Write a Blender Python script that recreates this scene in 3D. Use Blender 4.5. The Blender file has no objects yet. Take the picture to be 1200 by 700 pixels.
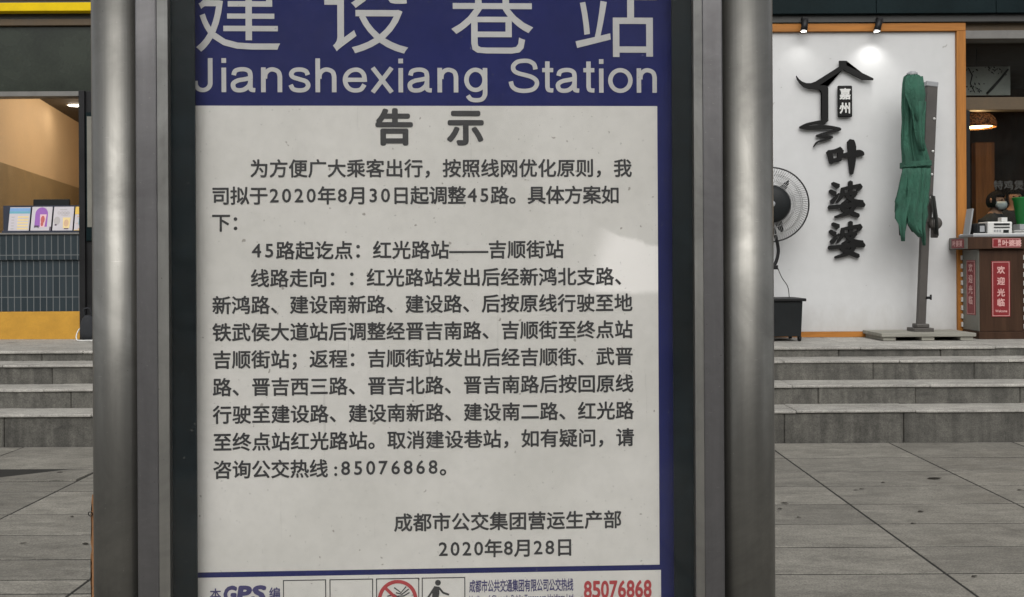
import bpy, bmesh, math, random
from mathutils import Vector, Matrix, noise as mnoise
random.seed(7)
SC = bpy.context.scene
COL = SC.collection
R = math.radians

# ------------------------------------------------------------------ camera
F = 1100.0            # focal length in photograph pixels (photograph is 1200 x 700)
EYE = Vector((0.0, 0.0, 1.40))
ROLL = R(0.30)
cam = bpy.data.cameras.new('camera')
cam.sensor_width = 36.0
cam.lens = 36.0 * F / 1200.0
cam.shift_x = -6.0 / 1200.0
cam.shift_y = -40.0 / 1200.0
cam.clip_start = 0.05
cam.clip_end = 2000.0
camo = bpy.data.objects.new('camera', cam)
COL.objects.link(camo)
camo.matrix_world = Matrix.Translation(EYE) @ Matrix.Rotation(R(90), 4, 'X') @ Matrix.Rotation(-ROLL, 4, 'Z')
SC.camera = camo

# ------------------------------------------------------------------ world, sun, exposure
SUN_EL, SUN_AZ = R(44), R(182)      # azimuth measured clockwise from +Y (north)
w = bpy.data.worlds.new('World'); SC.world = w; w.use_nodes = True
nt = w.node_tree
bg = nt.nodes['Background']
sky = nt.nodes.new('ShaderNodeTexSky'); sky.sky_type = 'NISHITA'
sky.sun_disc = False
sky.sun_elevation = SUN_EL; sky.sun_rotation = SUN_AZ
sky.air_density = 1.0; sky.dust_density = 2.0; sky.ozone_density = 1.0
hs = nt.nodes.new('ShaderNodeHueSaturation'); hs.inputs['Saturation'].default_value = 0.10
nt.links.new(sky.outputs[0], hs.inputs['Color'])
nt.links.new(hs.outputs[0], bg.inputs[0])
bg.inputs[1].default_value = 0.14
sun = bpy.data.lights.new('sun', 'SUN'); sun.energy = 1.3; sun.angle = R(60); sun.color = (1, .96, .9)
suno = bpy.data.objects.new('sun', sun); COL.objects.link(suno)
sd = Vector((math.sin(SUN_AZ) * math.cos(SUN_EL), math.cos(SUN_AZ) * math.cos(SUN_EL), math.sin(SUN_EL)))
suno.rotation_euler = sd.to_track_quat('Z', 'Y').to_euler()
SC.view_settings.view_transform = 'Standard'
SC.view_settings.look = 'None'
SC.view_settings.gamma = 1.0
SC.view_settings.use_curve_mapping = False
SC.view_settings.exposure = 0.34

# ------------------------------------------------------------------ measuring helpers
def ray(px, py):
    cx, cy = (px - 606.0) / F, (310.0 - py) / F
    c, s = math.cos(-ROLL), math.sin(-ROLL)
    return Vector((c * cx - s * cy, 1.0, s * cx + c * cy))
def W(px, py, Y):
    return EYE + ray(px, py) * Y
def wx(px, Y, py=310): return W(px, py, Y).x
def wz(py, Y, px=606): return W(px, py, Y).z

# ------------------------------------------------------------------ mesh helpers
def obj_from(name, verts, faces, mats, parent=None, smooth=False, fmats=None, local=False):
    me = bpy.data.meshes.new(name)
    off = Vector((0, 0, 0))
    if parent is not None and not local:
        p = parent
        while p is not None:
            off += p.location; p = p.parent
    me.from_pydata([tuple(Vector(v) - off) for v in verts], [], faces)
    if not isinstance(mats, (list, tuple)): mats = [mats]
    for m in mats: me.materials.append(m)
    if fmats:
        for p, i in zip(me.polygons, fmats): p.material_index = i
    if smooth:
        for p in me.polygons: p.use_smooth = True
    me.update()
    o = bpy.data.objects.new(name, me)
    COL.objects.link(o)
    if parent is not None: o.parent = parent
    return o

class MB:
    """collects shapes, then builds ONE mesh object"""
    def __init__(s): s.v, s.f, s.m, s.sm = [], [], [], []
    def add(s, vs, fs, mi=0, smooth=False):
        b = len(s.v); s.v += [Vector(v) for v in vs]
        for f in fs:
            s.f.append([i + b for i in f]); s.m.append(mi); s.sm.append(smooth)
        return s
    def box(s, x0, x1, y0, y1, z0, z1, mi=0, M=None):
        vs = [Vector((x, y, z)) for z in (z0, z1) for y in (y0, y1) for x in (x0, x1)]
        if M is not None: vs = [M @ v for v in vs]
        return s.add(vs, [(0, 2, 3, 1), (4, 5, 7, 6), (0, 1, 5, 4), (2, 6, 7, 3), (0, 4, 6, 2), (1, 3, 7, 5)], mi)
    def bbox(s, x0, x1, y0, y1, z0, z1, b=.004, mi=0, M=None, seg=2):
        bm = bmesh.new(); bmesh.ops.create_cube(bm, size=1)
        for v in bm.verts:
            v.co = Vector(((x0 + x1) / 2 + v.co.x * (x1 - x0), (y0 + y1) / 2 + v.co.y * (y1 - y0), (z0 + z1) / 2 + v.co.z * (z1 - z0)))
        bmesh.ops.bevel(bm, geom=bm.edges[:], offset=b, segments=seg, affect='EDGES', profile=.5)
        bm.verts.index_update()
        vs = [v.co.copy() for v in bm.verts]
        if M is not None: vs = [M @ v for v in vs]
        s.add(vs, [[v.index for v in f.verts] for f in bm.faces], mi); bm.free(); return s
    def tube(s, pts, rad, n=10, mi=0, cap=True):
        pts = [Vector(p) for p in pts]
        rs = rad if isinstance(rad, (list, tuple)) else [rad] * len(pts)
        vs, fs = [], []
        ref = None
        for i, p in enumerate(pts):
            a = pts[max(i - 1, 0)]; b = pts[min(i + 1, len(pts) - 1)]
            t = (b - a).normalized()
            if ref is None:
                ref = Vector((0, 0, 1)) if abs(t.z) < .9 else Vector((1, 0, 0))
            u = (ref - t * ref.dot(t)).normalized(); ref = u
            v = t.cross(u)
            for k in range(n):
                an = 2 * math.pi * k / n
                vs.append(p + (u * math.cos(an) + v * math.sin(an)) * rs[i])
        for i in range(len(pts) - 1):
            for k in range(n):
                fs.append((i * n + k, i * n + (k + 1) % n, (i + 1) * n + (k + 1) % n, (i + 1) * n + k))
        s.add(vs, fs, mi, True)
        if cap:
            b = len(s.v) - len(vs)
            s.f.append([b + k for k in range(n)][::-1]); s.m.append(mi); s.sm.append(False)
            e = b + (len(pts) - 1) * n
            s.f.append([e + k for k in range(n)]); s.m.append(mi); s.sm.append(False)
        return s
    def ring(s, c, nrm, r, rad, n=40, k=6, mi=0):
        c = Vector(c); nrm = Vector(nrm).normalized()
        a = nrm.orthogonal().normalized(); b = nrm.cross(a)
        vs, fs = [], []
        for i in range(n):
            t = 2 * math.pi * i / n
            d = a * math.cos(t) + b * math.sin(t)
            for j in range(k):
                q = 2 * math.pi * j / k
                vs.append(c + d * (r + rad * math.cos(q)) + nrm * rad * math.sin(q))
        for i in range(n):
            for j in range(k):
                fs.append((i * k + j, ((i + 1) % n) * k + j, ((i + 1) % n) * k + (j + 1) % k, i * k + (j + 1) % k))
        return s.add(vs, fs, mi, True)
    def lathe(s, prof, c=(0, 0, 0), n=24, mi=0, smooth=True, M=None):
        vs, fs = [], []
        for r, z in prof:
            for k in range(n):
                t = 2 * math.pi * k / n
                v = Vector((r * math.cos(t), r * math.sin(t), z))
                if M is not None: v = M @ v
                vs.append(v + Vector(c))
        for i in range(len(prof) - 1):
            for k in range(n):
                fs.append((i * n + k, i * n + (k + 1) % n, (i + 1) * n + (k + 1) % n, (i + 1) * n + k))
        return s.add(vs, fs, mi, smooth)
    def poly(s, pts, d, mi=0):
        """flat outline (3D points) extruded by vector d"""
        n = len(pts); d = Vector(d)
        a = [Vector(p) for p in pts]; b = [p + d for p in a]
        bm = bmesh.new()
        va = [bm.verts.new(p) for p in a]; vb = [bm.verts.new(p) for p in b]
        bm.faces.new(va); bm.faces.new(vb[::-1])
        for i in range(n): bm.faces.new((va[(i + 1) % n], va[i], vb[i], vb[(i + 1) % n]))
        bmesh.ops.triangulate(bm, faces=[f for f in bm.faces if len(f.verts) > 4])
        bmesh.ops.recalc_face_normals(bm, faces=bm.faces[:])
        bm.verts.index_update()
        s.add([v.co.copy() for v in bm.verts], [[v.index for v in f.verts] for f in bm.faces], mi); bm.free(); return s
    def build(s, name, mats, parent=None, local=False):
        o = obj_from(name, s.v, s.f, mats, parent, False, s.m, local)
        for p, q in zip(o.data.polygons, s.sm): p.use_smooth = q
        return o

def tag(o, label=None, cat=None, group=None, kind=None):
    if label: o['label'] = label
    if cat: o['category'] = cat
    if group: o['group'] = group
    if kind: o['kind'] = kind
    return o
def empty(name, loc, label, cat, group=None, rz=0):
    o = bpy.data.objects.new(name, None); COL.objects.link(o)
    o.location = loc; o.rotation_euler = (0, 0, rz); o.empty_display_size = .1
    return tag(o, label, cat, group)
def structure(o): o['kind'] = 'structure'; return o

# ------------------------------------------------------------------ materials
def NT(name):
    m = bpy.data.materials.new(name); m.use_nodes = True
    t = m.node_tree
    return m, t, t.nodes['Principled BSDF'], t.nodes['Material Output']
def N(t, typ, **kw):
    n = t.nodes.new(typ)
    for k, v in kw.items(): setattr(n, k, v)
    return n
def coords(t, scale=(1, 1, 1)):
    tc = N(t, 'ShaderNodeTexCoord'); mp = N(t, 'ShaderNodeMapping')
    mp.inputs['Scale'].default_value = scale
    t.links.new(tc.outputs['Object'], mp.inputs[0]); return mp.outputs[0]
def noise(t, vec, scale, detail=4, rough=.6, dist=0):
    n = N(t, 'ShaderNodeTexNoise'); n.inputs['Scale'].default_value = scale
    n.inputs['Detail'].default_value = detail; n.inputs['Roughness'].default_value = rough
    n.inputs['Distortion'].default_value = dist
    t.links.new(vec, n.inputs['Vector']); return n.outputs['Fac']
def ramp(t, fac, stops):
    r = N(t, 'ShaderNodeValToRGB')
    el = r.color_ramp.elements
    while len(el) < len(stops): el.new(.5)
    for e, (p, c) in zip(el, stops):
        e.position = p; e.color = (c, c, c, 1) if not isinstance(c, (tuple, list)) else (*c, 1)
    t.links.new(fac, r.inputs[0]); return r.outputs[0]
def mixc(t, fac, a, b, mode='MIX'):
    m = N(t, 'ShaderNodeMix', data_type='RGBA', blend_type=mode)
    for sock, v in ((m.inputs[0], fac), (m.inputs[6], a), (m.inputs[7], b)):
        if hasattr(v, 'links'): t.links.new(v, sock)
        elif isinstance(v, (int, float)): sock.default_value = v
        else: sock.default_value = (*v, 1)
    return m.outputs[2]
def bump(t, h, strength, dist=.01):
    b = N(t, 'ShaderNodeBump'); b.inputs['Strength'].default_value = strength; b.inputs['Distance'].default_value = dist
    t.links.new(h, b.inputs['Height']); return b.outputs[0]
def sc_(c, k): return tuple(x * k for x in c)
def mat(name, col, rough=.6, metal=0, var=.18, scale=6, stretch=(1, 1, 1), bmp=0.0, spec=.5, specks=0.0, fine=40):
    m, t, p, o = NT(name)
    v = coords(t, stretch)
    a = noise(t, v, scale); b = noise(t, v, fine, 3)
    f = ramp(t, a, [(.3, 0.), (.7, 1.)])
    c = mixc(t, f, sc_(col, 1 - var), sc_(col, 1 + var * .7))
    c = mixc(t, ramp(t, b, [(.35, 0.), (.65, 1.)]), sc_(col, 1 - var), c) if False else c
    g = ramp(t, b, [(.3, 1 - var * .8), (.7, 1.)])
    c = mixc(t, 1.0, c, g, 'MULTIPLY')
    if specks:
        s = noise(t, v, fine * 5, 1)
        c = mixc(t, 1.0, c, ramp(t, s, [(.33, 1 - specks), (.42, 1.)]), 'MULTIPLY')
    t.links.new(c, p.inputs['Base Color'])
    rr = ramp(t, a, [(.25, max(rough - .08, 0.02)), (.75, min(rough + .1, 1))])
    t.links.new(rr, p.inputs['Roughness'])
    p.inputs['Metallic'].default_value = metal
    p.inputs['Specular IOR Level'].default_value = spec
    if bmp: t.links.new(bump(t, b, bmp), p.inputs['Normal'])
    return m
def emit(name, col, strength):
    m, t, p, o = NT(name)
    e = N(t, 'ShaderNodeEmission'); e.inputs[0].default_value = (*col, 1); e.inputs[1].default_value = strength
    t.links.new(e.outputs[0], o.inputs[0]); return m
def glass(name, tint=(1, 1, 1), dust=.02, rough=.02, ior=1.5, specks=True):
    m, t, p, o = NT(name); t.nodes.remove(p)
    tr = N(t, 'ShaderNodeBsdfTransparent'); tr.inputs[0].default_value = (*tint, 1)
    gl = N(t, 'ShaderNodeBsdfGlossy'); gl.inputs['Roughness'].default_value = rough
    df = N(t, 'ShaderNodeBsdfDiffuse'); df.inputs[0].default_value = (.5, .49, .45, 1)
    fr = N(t, 'ShaderNodeFresnel'); fr.inputs[0].default_value = ior
    m1 = N(t, 'ShaderNodeMixShader'); m2 = N(t, 'ShaderNodeMixShader')
    ge = N(t, 'ShaderNodeNewGeometry'); sb = N(t, 'ShaderNodeMath', operation='MULTIPLY_ADD'); sb.inputs[1].default_value = -1; sb.inputs[2].default_value = 1
    t.links.new(ge.outputs['Backfacing'], sb.inputs[0]); ml = N(t, 'ShaderNodeMath', operation='MULTIPLY'); t.links.new(sb.outputs[0], ml.inputs[0]); t.links.new(fr.outputs[0], ml.inputs[1])
    t.links.new(ml.outputs[0], m1.inputs[0]); t.links.new(tr.outputs[0], m1.inputs[1]); t.links.new(gl.outputs[0], m1.inputs[2])
    v = coords(t)
    a = noise(t, v, 3.5, 5, .65, .6)
    d = ramp(t, a, [(.4, dust * .4), (.75, dust * 2)])
    if specks:
        s = noise(t, v, 210, 1)
        d = mixc(t, 1.0, d, ramp(t, s, [(.76, 0.), (.8, .22)]), 'ADD')
    t.links.new(d, m2.inputs[0]); t.links.new(m1.outputs[0], m2.inputs[1]); t.links.new(df.outputs[0], m2.inputs[2])
    t.links.new(m2.outputs[0], o.inputs[0]); return m
def steel(name, col=(.46, .45, .42), rough=.3):
    m, t, p, o = NT(name)
    v = coords(t, (1, 1, .06)); v2 = coords(t)
    streak = noise(t, v, 60, 4); blot = noise(t, v2, 5, 5, .65, .8); sp = noise(t, v2, 260, 1); fine = noise(t, coords(t, (1, 1, .02)), 400, 2)
    c = mixc(t, ramp(t, blot, [(.35, 0.), (.7, 1.)]), sc_(col, .68), sc_(col, 1.12))
    c = mixc(t, 1., c, ramp(t, streak, [(.3, .88), (.7, 1.04)]), 'MULTIPLY')
    c = mixc(t, ramp(t, sp, [(.75, 0.), (.79, .35)]), c, (.55, .54, .5))
    c = mixc(t, ramp(t, sp, [(.19, .5), (.235, 0.)]), c, (.06, .055, .05))
    for rot, st_ in ((.5, 9), (-.9, 13)):
        tc = N(t, 'ShaderNodeTexCoord'); mp = N(t, 'ShaderNodeMapping'); mp.inputs['Rotation'].default_value = (0, rot, 0); mp.inputs['Scale'].default_value = (st_, st_, st_ * 14)
        t.links.new(tc.outputs['Object'], mp.inputs[0]); sn = noise(t, mp.outputs[0], 6, 2, .5)
        c = mixc(t, ramp(t, sn, [(.74, 0.), (.78, .30)]), c, (.5, .49, .46))
    t.links.new(c, p.inputs['Base Color'])
    p.inputs['Metallic'].default_value = .92
    rr = ramp(t, blot, [(.3, rough + .14), (.7, rough - .02)])
    rr = mixc(t, 1., rr, ramp(t, sp, [(.74, 0.), (.79, .25)]), 'ADD')
    t.links.new(rr, p.inputs['Roughness'])
    t.links.new(bump(t, fine, .06, .002), p.inputs['Normal'])
    return m
def stone(name, col, island=.12, streaks=0.0, sc=3.0):
    m, t, p, o = NT(name)
    v = coords(t)
    a = noise(t, v, sc, 6, .65); b = noise(t, v, 28, 4); g = noise(t, v, 260, 2)
    c = mixc(t, ramp(t, a, [(.3, 0.), (.7, 1.)]), sc_(col, .8), sc_(col, 1.12))
    c = mixc(t, 1., c, ramp(t, b, [(.3, .84), (.65, 1.04)]), 'MULTIPLY')
    g9 = noise(t, v, 95, 3, .6); c = mixc(t, 1., c, ramp(t, g9, [(.36, .70), (.58, 1.08)]), 'MULTIPLY')
    hz = noise(t, coords(t, (.55, 1.7, 1)), 6, 7, .78, .8)
    c = mixc(t, 1., c, ramp(t, hz, [(.34, .68), (.6, 1.12)]), 'MULTIPLY')
    c = mixc(t, 1., c, ramp(t, g, [(.3, .7), (.6, 1.08)]), 'MULTIPLY')
    geo = N(t, 'ShaderNodeNewGeometry')
    c = mixc(t, 1., c, ramp(t, geo.outputs['Random Per Island'], [(0, 1 - island), (1, 1 + island)]), 'MULTIPLY')
    if streaks:
        v2 = coords(t, (1, 1, .12)); s = noise(t, v2, 14, 4)
        c = mixc(t, 1., c, ramp(t, s, [(.36, 1 - streaks), (.6, 1.12)]), 'MULTIPLY')
    t.links.new(c, p.inputs['Base Color'])
    t.links.new(ramp(t, a, [(.3, .6), (.7, .85)]), p.inputs['Roughness'])
    t.links.new(bump(t, g, .25, .004), p.inputs['Normal'])
    return m
def wood(name, col, var=.25, axis='z', rough=.5, spec=.25):
    st = {'z': (1, 1, .07), 'x': (.07, 1, 1)}[axis]
    return mat(name, col, rough, var=var, scale=16, stretch=st, fine=60, bmp=.05, spec=spec)

M = {}
M['steel'] = steel('stainless_steel', (.235, .23, .212), .36)
M['steel_bar'] = steel('brushed_bar_steel', (.235, .23, .235), .4)
M['steel_lip'] = steel('polished_lip_steel', (.46, .45, .42), .34)
M['border'] = mat('dark_glass_border', (.006, .012, .015), .4, var=.4, specks=.0, spec=.2)
M['blue'] = mat('blue_print', (.017, .022, .112), .7, var=.12, scale=5, fine=25, spec=.15)
M['ink'] = mat('black_ink', (.040, .040, .042), .6, var=.15)
M['pale_ink'] = mat('pale_lettering', (.52, .52, .51), .6, var=.1)
M['blue_ink'] = mat('violet_ink', (.06, .055, .16), .6, var=.1)
M['red_ink'] = mat('red_ink', (.42, .05, .055), .6, var=.1)
M['black_metal'] = mat('black_metal', (.009, .009, .010), .5, var=.3, spec=.3)
M['black_plastic'] = mat('black_plastic', (.010, .012, .013), .55, var=.2, spec=.25)
M['letter_black'] = mat('black_acrylic', (.009, .009, .009), .6, var=.1, spec=.2)
M['white_wall'] = mat('white_render', (.575, .58, .58), .8, var=.06, scale=1.1, fine=7, bmp=.03)
_t = M['white_wall'].node_tree; _p = _t.nodes['Principled BSDF']; _c = _p.inputs['Base Color'].links[0].from_socket
_s = noise(_t, coords(_t), 14, 2, .5, .3); _c = mixc(_t, ramp(_t, _s, [(.235, .55), (.27, 0.)]), _c, (.22, .21, .19))       # scuffs
_v = N(_t, 'ShaderNodeTexCoord'); _x = N(_t, 'ShaderNodeSeparateXYZ'); _t.links.new(_v.outputs['Object'], _x.inputs[0])
_n = noise(_t, coords(_t, (1, 1, .5)), 9, 5, .7); _m = N(_t, 'ShaderNodeMath', operation='MULTIPLY_ADD'); _m.inputs[1].default_value = .55
_t.links.new(_n, _m.inputs[0]); _t.links.new(_x.outputs[2], _m.inputs[2])
_c = mixc(_t, ramp(_t, _m.outputs[0], [(.30, .32), (.62, 0.)]), _c, (.30, .275, .235))                                      # splash dirt above the floor
_t.links.new(_c, _p.inputs['Base Color'])
M['orange_wood'] = wood('orange_timber', (.42, .17, .035), .2)
M['orange_wood_x'] = wood('orange_timber_rail', (.42, .17, .035), .2, 'x')
M['dark_teal'] = mat('dark_teal_panel', (.007, .015, .017), .35, var=.25, scale=1.5, spec=.08)
M['dark_grey'] = mat('dark_grey_metal', (.045, .045, .042), .5, var=.2)
M['grey_metal'] = mat('grey_beam', (.16, .155, .145), .5, var=.12)
M['pave'] = stone('granite_paving', (.232, .220, .190), .16)
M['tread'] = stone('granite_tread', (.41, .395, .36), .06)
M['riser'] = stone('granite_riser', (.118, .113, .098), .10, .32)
M['joint'] = mat('dark_joint_soil', (.018, .017, .014), .95, var=.3)
M['asphalt'] = mat('asphalt', (.05, .05, .05), .9, var=.2, bmp=.2, fine=90)
M['earth'] = mat('ground_concrete', (.2, .19, .17), .95, var=.2)
M['yellow'] = mat('yellow_plastic', (.72, .50, .004), .6, var=.08, spec=.15)
M['ochre'] = mat('ochre_plinth', (.52, .27, .025), .55, var=.12, specks=.2)
M['beige'] = mat('beige_wall', (.55, .40, .24), .7, var=.06, scale=2)
M['brown_tile'] = mat('brown_wainscot', (.26, .19, .10), .5, var=.15)
M['brown'] = mat('brown_soffit', (.09, .06, .03), .6, var=.15)
M['ceiling_dark'] = mat('dark_ceiling', (.06, .048, .035), .7, var=.1)
M['olive_glass'] = mat('dark_olive_panel', (.030, .037, .027), .25, var=.35, scale=1.8, spec=.25)
M['dark_wood'] = wood('dark_walnut', (.052, .024, .012), .35)
M['warm_wood'] = wood('warm_timber', (.20, .085, .025), .3)
M['grey_side'] = mat('grey_laminate', (.17, .165, .14), .5, var=.1)
M['red_sign'] = mat('dark_red_plaque', (.20, .014, .018), .4, var=.08)
M['pink_ink'] = mat('pale_pink_lettering', (.58, .33, .31), .5, var=.05)
M['green_cloth'] = mat('green_canvas', (.034, .120, .080), .9, var=.2, scale=9, bmp=.06, fine=160)
_t = M['green_cloth'].node_tree; _p = _t.nodes['Principled BSDF']
_w = noise(_t, coords(_t, (1, 1, .35)), 26, 4, .7, 1.2)
_t.links.new(bump(_t, _w, .8, .03), _p.inputs['Normal'])
M['green_dark'] = mat('dark_canvas_lining', (.03, .032, .03), .9, var=.15)
M['pole_grey'] = mat('grey_brown_aluminium', (.075, .068, .062), .5, .1, var=.12)
M['white_plastic'] = mat('white_plastic', (.62, .62, .60), .4, var=.05)
M['grey_plastic'] = mat('grey_plastic', (.30, .31, .32), .5, var=.08)
M['green_plastic'] = mat('green_plastic', (.008, .17, .035), .35, var=.08)
M['skin'] = mat('skin', (.36, .20, .13), .75, var=.08, spec=.2)
M['hair'] = mat('black_hair', (.006, .005, .005), .9, var=.2, spec=.1)
M['mask_cloth'] = mat('pale_face_mask', (.45, .5, .52), .8, var=.05)
M['dark_cloth'] = mat('dark_clothing', (.02, .022, .026), .9, var=.2)
M['cardboard'] = mat('brown_cardboard', (.36, .18, .08), .85, var=.25, specks=.3)
M['leaf'] = mat('dry_leaf', (.02, .016, .01), .8, var=.3)
M['pallet'] = wood('weathered_grey_wood', (.30, .29, .25), .25, 'x', .8)
M['far_wall'] = mat('far_grey_render', (.20, .19, .175), .85, var=.15, scale=.4)
M['bark'] = mat('tree_bark', (.09, .07, .05), .9, var=.3)
M['foliage'] = mat('green_foliage', (.055, .085, .03), .7, var=.35, scale=.8)
M['rack'] = mat('navy_rack', (.02, .025, .045), .5, var=.1)
M['wire'] = mat('fan_wire', (.42, .42, .42), .35, .6, var=.1)
M['dark_wire'] = mat('dark_wire', (.03, .03, .03), .4, .4, var=.1)
M['pane'] = glass('clear_pane', (.99, .99, .99), .007, .03)
M['pane_dark'] = glass('shop_pane', (.86, .88, .87), .006, .05)
M['lamp_glow'] = emit('lamp_glow', (1, .70, .36), 12)
M['down_glow'] = emit('downlight_glow', (1, .93, .82), 12)
M['spot_glow'] = emit('spot_glow', (1, .97, .92), 20)

# white printed notice: paper with faint yellow stains, scratches and a paler patch where the sheet was pasted over
def paper_mat(name, patch=True):
    m, t, p, o = NT(name)
    v = coords(t)
    a = noise(t, v, 4, 5, .6); b = noise(t, v, 60, 3); s = noise(t, v, 95, 1); st = noise(t, coords(t, (30, 30, 1.2)), 3.2, 3)
    
    c = mixc(t, ramp(t, a, [(.3, 0.), (.72, 1.)]), (.60, .59, .55), (.72, .706, .668))
    c = mixc(t, 1., c, ramp(t, b, [(.3, .95), (.6, 1.)]), 'MULTIPLY')
    c = mixc(t, 1., c, ramp(t, st, [(.24, .84), (.31, 1.)]), 'MULTIPLY')
    c = mixc(t, ramp(t, s, [(.20, .6), (.235, 0.)]), c, (.16, .14, .11))
    if patch:
        tc = N(t, 'ShaderNodeTexCoord'); sx = N(t, 'ShaderNodeSeparateXYZ'); t.links.new(tc.outputs['Object'], sx.inputs[0])
        wob = noise(t, v, 22, 4)
        def edge(ax, az, d, soft):   # signed ramp of ax*x+az*z-d
            q = N(t, 'ShaderNodeMath', operation='MULTIPLY'); q.inputs[1].default_value = ax; t.links.new(sx.outputs[0], q.inputs[0])
            r = N(t, 'ShaderNodeMath', operation='MULTIPLY_ADD'); r.inputs[1].default_value = az; t.links.new(sx.outputs[2], r.inputs[0]); t.links.new(q.outputs[0], r.inputs[2])
            w2 = N(t, 'ShaderNodeMath', operation='MULTIPLY_ADD'); w2.inputs[1].default_value = .025; t.links.new(wob, w2.inputs[0]); t.links.new(r.outputs[0], w2.inputs[2])
            mr = N(t, 'ShaderNodeMapRange', interpolation_type='SMOOTHSTEP'); mr.inputs[1].default_value = d + .0125 - soft; mr.inputs[2].default_value = d + .0125 + soft
            t.links.new(w2.outputs[0], mr.inputs[0]); return mr.outputs[0]
        m['edge'] = 1
        def mul(x, y):
            q = N(t, 'ShaderNodeMath', operation='MULTIPLY'); t.links.new(x, q.inputs[0]); t.links.new(y, q.inputs[1]); return q.outputs[0]
        paper_mat.ends = (edge, mul, c, t, p)
    t.links.new(c, p.inputs['Base Color'])
    p.inputs['Roughness'].default_value = .55
    return m
M['paper'] = paper_mat('notice_paper')
M['paper_foot'] = paper_mat('footer_paper', False)

# slate tiles with pale thin grout on the kiosk counter
def tile_mat():
    m, t, p, o = NT('slate_tiles')
    tc = N(t, 'ShaderNodeTexCoord'); sx = N(t, 'ShaderNodeSeparateXYZ'); cb = N(t, 'ShaderNodeCombineXYZ')
    t.links.new(tc.outputs['Object'], sx.inputs[0]); t.links.new(sx.outputs[0], cb.inputs[0]); t.links.new(sx.outputs[2], cb.inputs[1])
    br = N(t, 'ShaderNodeTexBrick'); br.offset = 0; br.squash = 1
    br.inputs['Color1'].default_value = (.017, .027, .033, 1); br.inputs['Color2'].default_value = (.025, .037, .044, 1); br.inputs['Mortar'].default_value = (.13, .138, .14, 1)
    br.inputs['Scale'].default_value = 1; br.inputs['Mortar Size'].default_value = .0045; br.inputs['Mortar Smooth'].default_value = .2
    br.inputs['Brick Width'].default_value = .066; br.inputs['Row Height'].default_value = .215
    t.links.new(cb.outputs[0], br.inputs['Vector']); t.links.new(br.outputs[0], p.inputs['Base Color'])
    p.inputs['Roughness'].default_value = .35
    return m
M['tiles'] = tile_mat()

# ------------------------------------------------------------------ glyphs
_G = {}
_fc = bpy.data.curves.new('glyph_source', 'FONT'); _fo = bpy.data.objects.new('glyph_source', _fc); COL.objects.link(_fo)
_fc.resolution_u = 3
def glyph(ch):
    if ch not in _G:
        _fc.body = ch
        bpy.context.view_layer.update()
        ev = _fo.evaluated_get(bpy.context.evaluated_depsgraph_get())
        me = ev.to_mesh()
        _G[ch] = ([(v.co.x, v.co.y) for v in me.vertices], [tuple(p.vertices) for p in me.polygons])
        ev.to_mesh_clear()
    return _G[ch]
BOLD8 = [(math.cos(k * math.pi / 4), math.sin(k * math.pi / 4)) for k in range(8)]
class Text:
    """flat lettering in a local frame: x right, z up, thin layers stepping towards -y"""
    def __init__(s, y): s.y = y; s.v = []; s.f = []
    def put(s, ch, x, z, sx, sz, bold=0.0, slant=0.0):
        vs, fs = glyph(ch)
        cp = [(0, 0)] if not bold else [(0, 0)] + [(bold * a, bold * b) for a, b in BOLD8]
        for i, (dx, dz) in enumerate(cp):
            b = len(s.v); y = s.y - i * 2.0e-5
            s.v += [(x + (vx + dx + slant * vy) * sx, y, z + (vy + dz) * sz) for vx, vy in vs]
            s.f += [tuple(k + b for k in f) for f in fs]
    def adv(s, ch, dig=.64):
        if ch == ' ': return .28
        if ch in '0123456789': return dig
        if ch == ':': return .30
        if ord(ch) < 128:
            vs, _ = glyph(ch); return max(q[0] for q in vs) + .06
        return 1.0
    def line(s, text, x0, x1, zc, size, bold, dig=.64, slant=0.0, bl=.38):
        """text fitted between x0 and x1 with its ink, centred on height zc"""
        advs = [s.adv(c, dig) for c in text]
        tot = sum(advs)
        cw = (x1 - x0) / tot
        x = x0
        for c, a in zip(text, advs):
            if c != ' ':
                vs, _ = glyph(c)
                if c in '0123456789':
                    g0 = min(q[0] for q in vs); g1 = max(q[0] for q in vs)
                    px = x + (a * cw - (g1 - g0) * size) / 2 - g0 * size
                    s.put(c, px, zc - .345 * size, size, size * 1.0, bold * .8, slant)
                else:
                    s.put(c, x + (a * cw - size * (a if ord(c) < 128 else 1)) / 2, zc - bl * size, size, size, bold, slant)
            x += a * cw
    def ribbon(s, pts, wd, k=0, closed=False, xf=lambda x, z: (x, z), widths=None):
        n = len(pts); L = []; Rr = []
        P = [Vector((p[0], p[1])) for p in pts]
        for i in range(n):
            if closed: a, b = P[i - 1], P[(i + 1) % n]
            else: a, b = P[max(i - 1, 0)], P[min(i + 1, n - 1)]
            d = (b - a).normalized(); nn = Vector((-d.y, d.x))
            h = (widths[i] if widths else wd) / 2
            L.append(P[i] + nn * h); Rr.append(P[i] - nn * h)
        b0 = len(s.v); y = s.y - k * 2.0e-5
        for q in L + Rr:
            X, Z = xf(q.x, q.y); s.v.append((X, y, Z))
        for i in range(n if closed else n - 1):
            j = (i + 1) % n; s.f.append((b0 + i, b0 + j, b0 + n + j, b0 + n + i))
    def build(s, name, m, parent): return obj_from(name, s.v, s.f, m, parent, local=True)
def smooth_path(pts, n=7, closed=False):
    P = [Vector(p) for p in pts]; out = []
    m = len(P); rng = m if closed else m - 1
    for i in range(rng):
        p0 = P[i - 1] if (closed or i > 0) else P[0]; p1 = P[i]; p2 = P[(i + 1) % m]; p3 = P[(i + 2) % m] if (closed or i + 2 < m) else P[-1]
        for k in range(n):
            t = k / n
            out.append(.5 * ((2 * p1) + (p2 - p0) * t + (2 * p0 - 5 * p1 + 4 * p2 - p3) * t * t + (3 * p1 - p0 - 3 * p2 + p3) * t ** 3))
    if not closed: out.append(P[-1])
    return out
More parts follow.
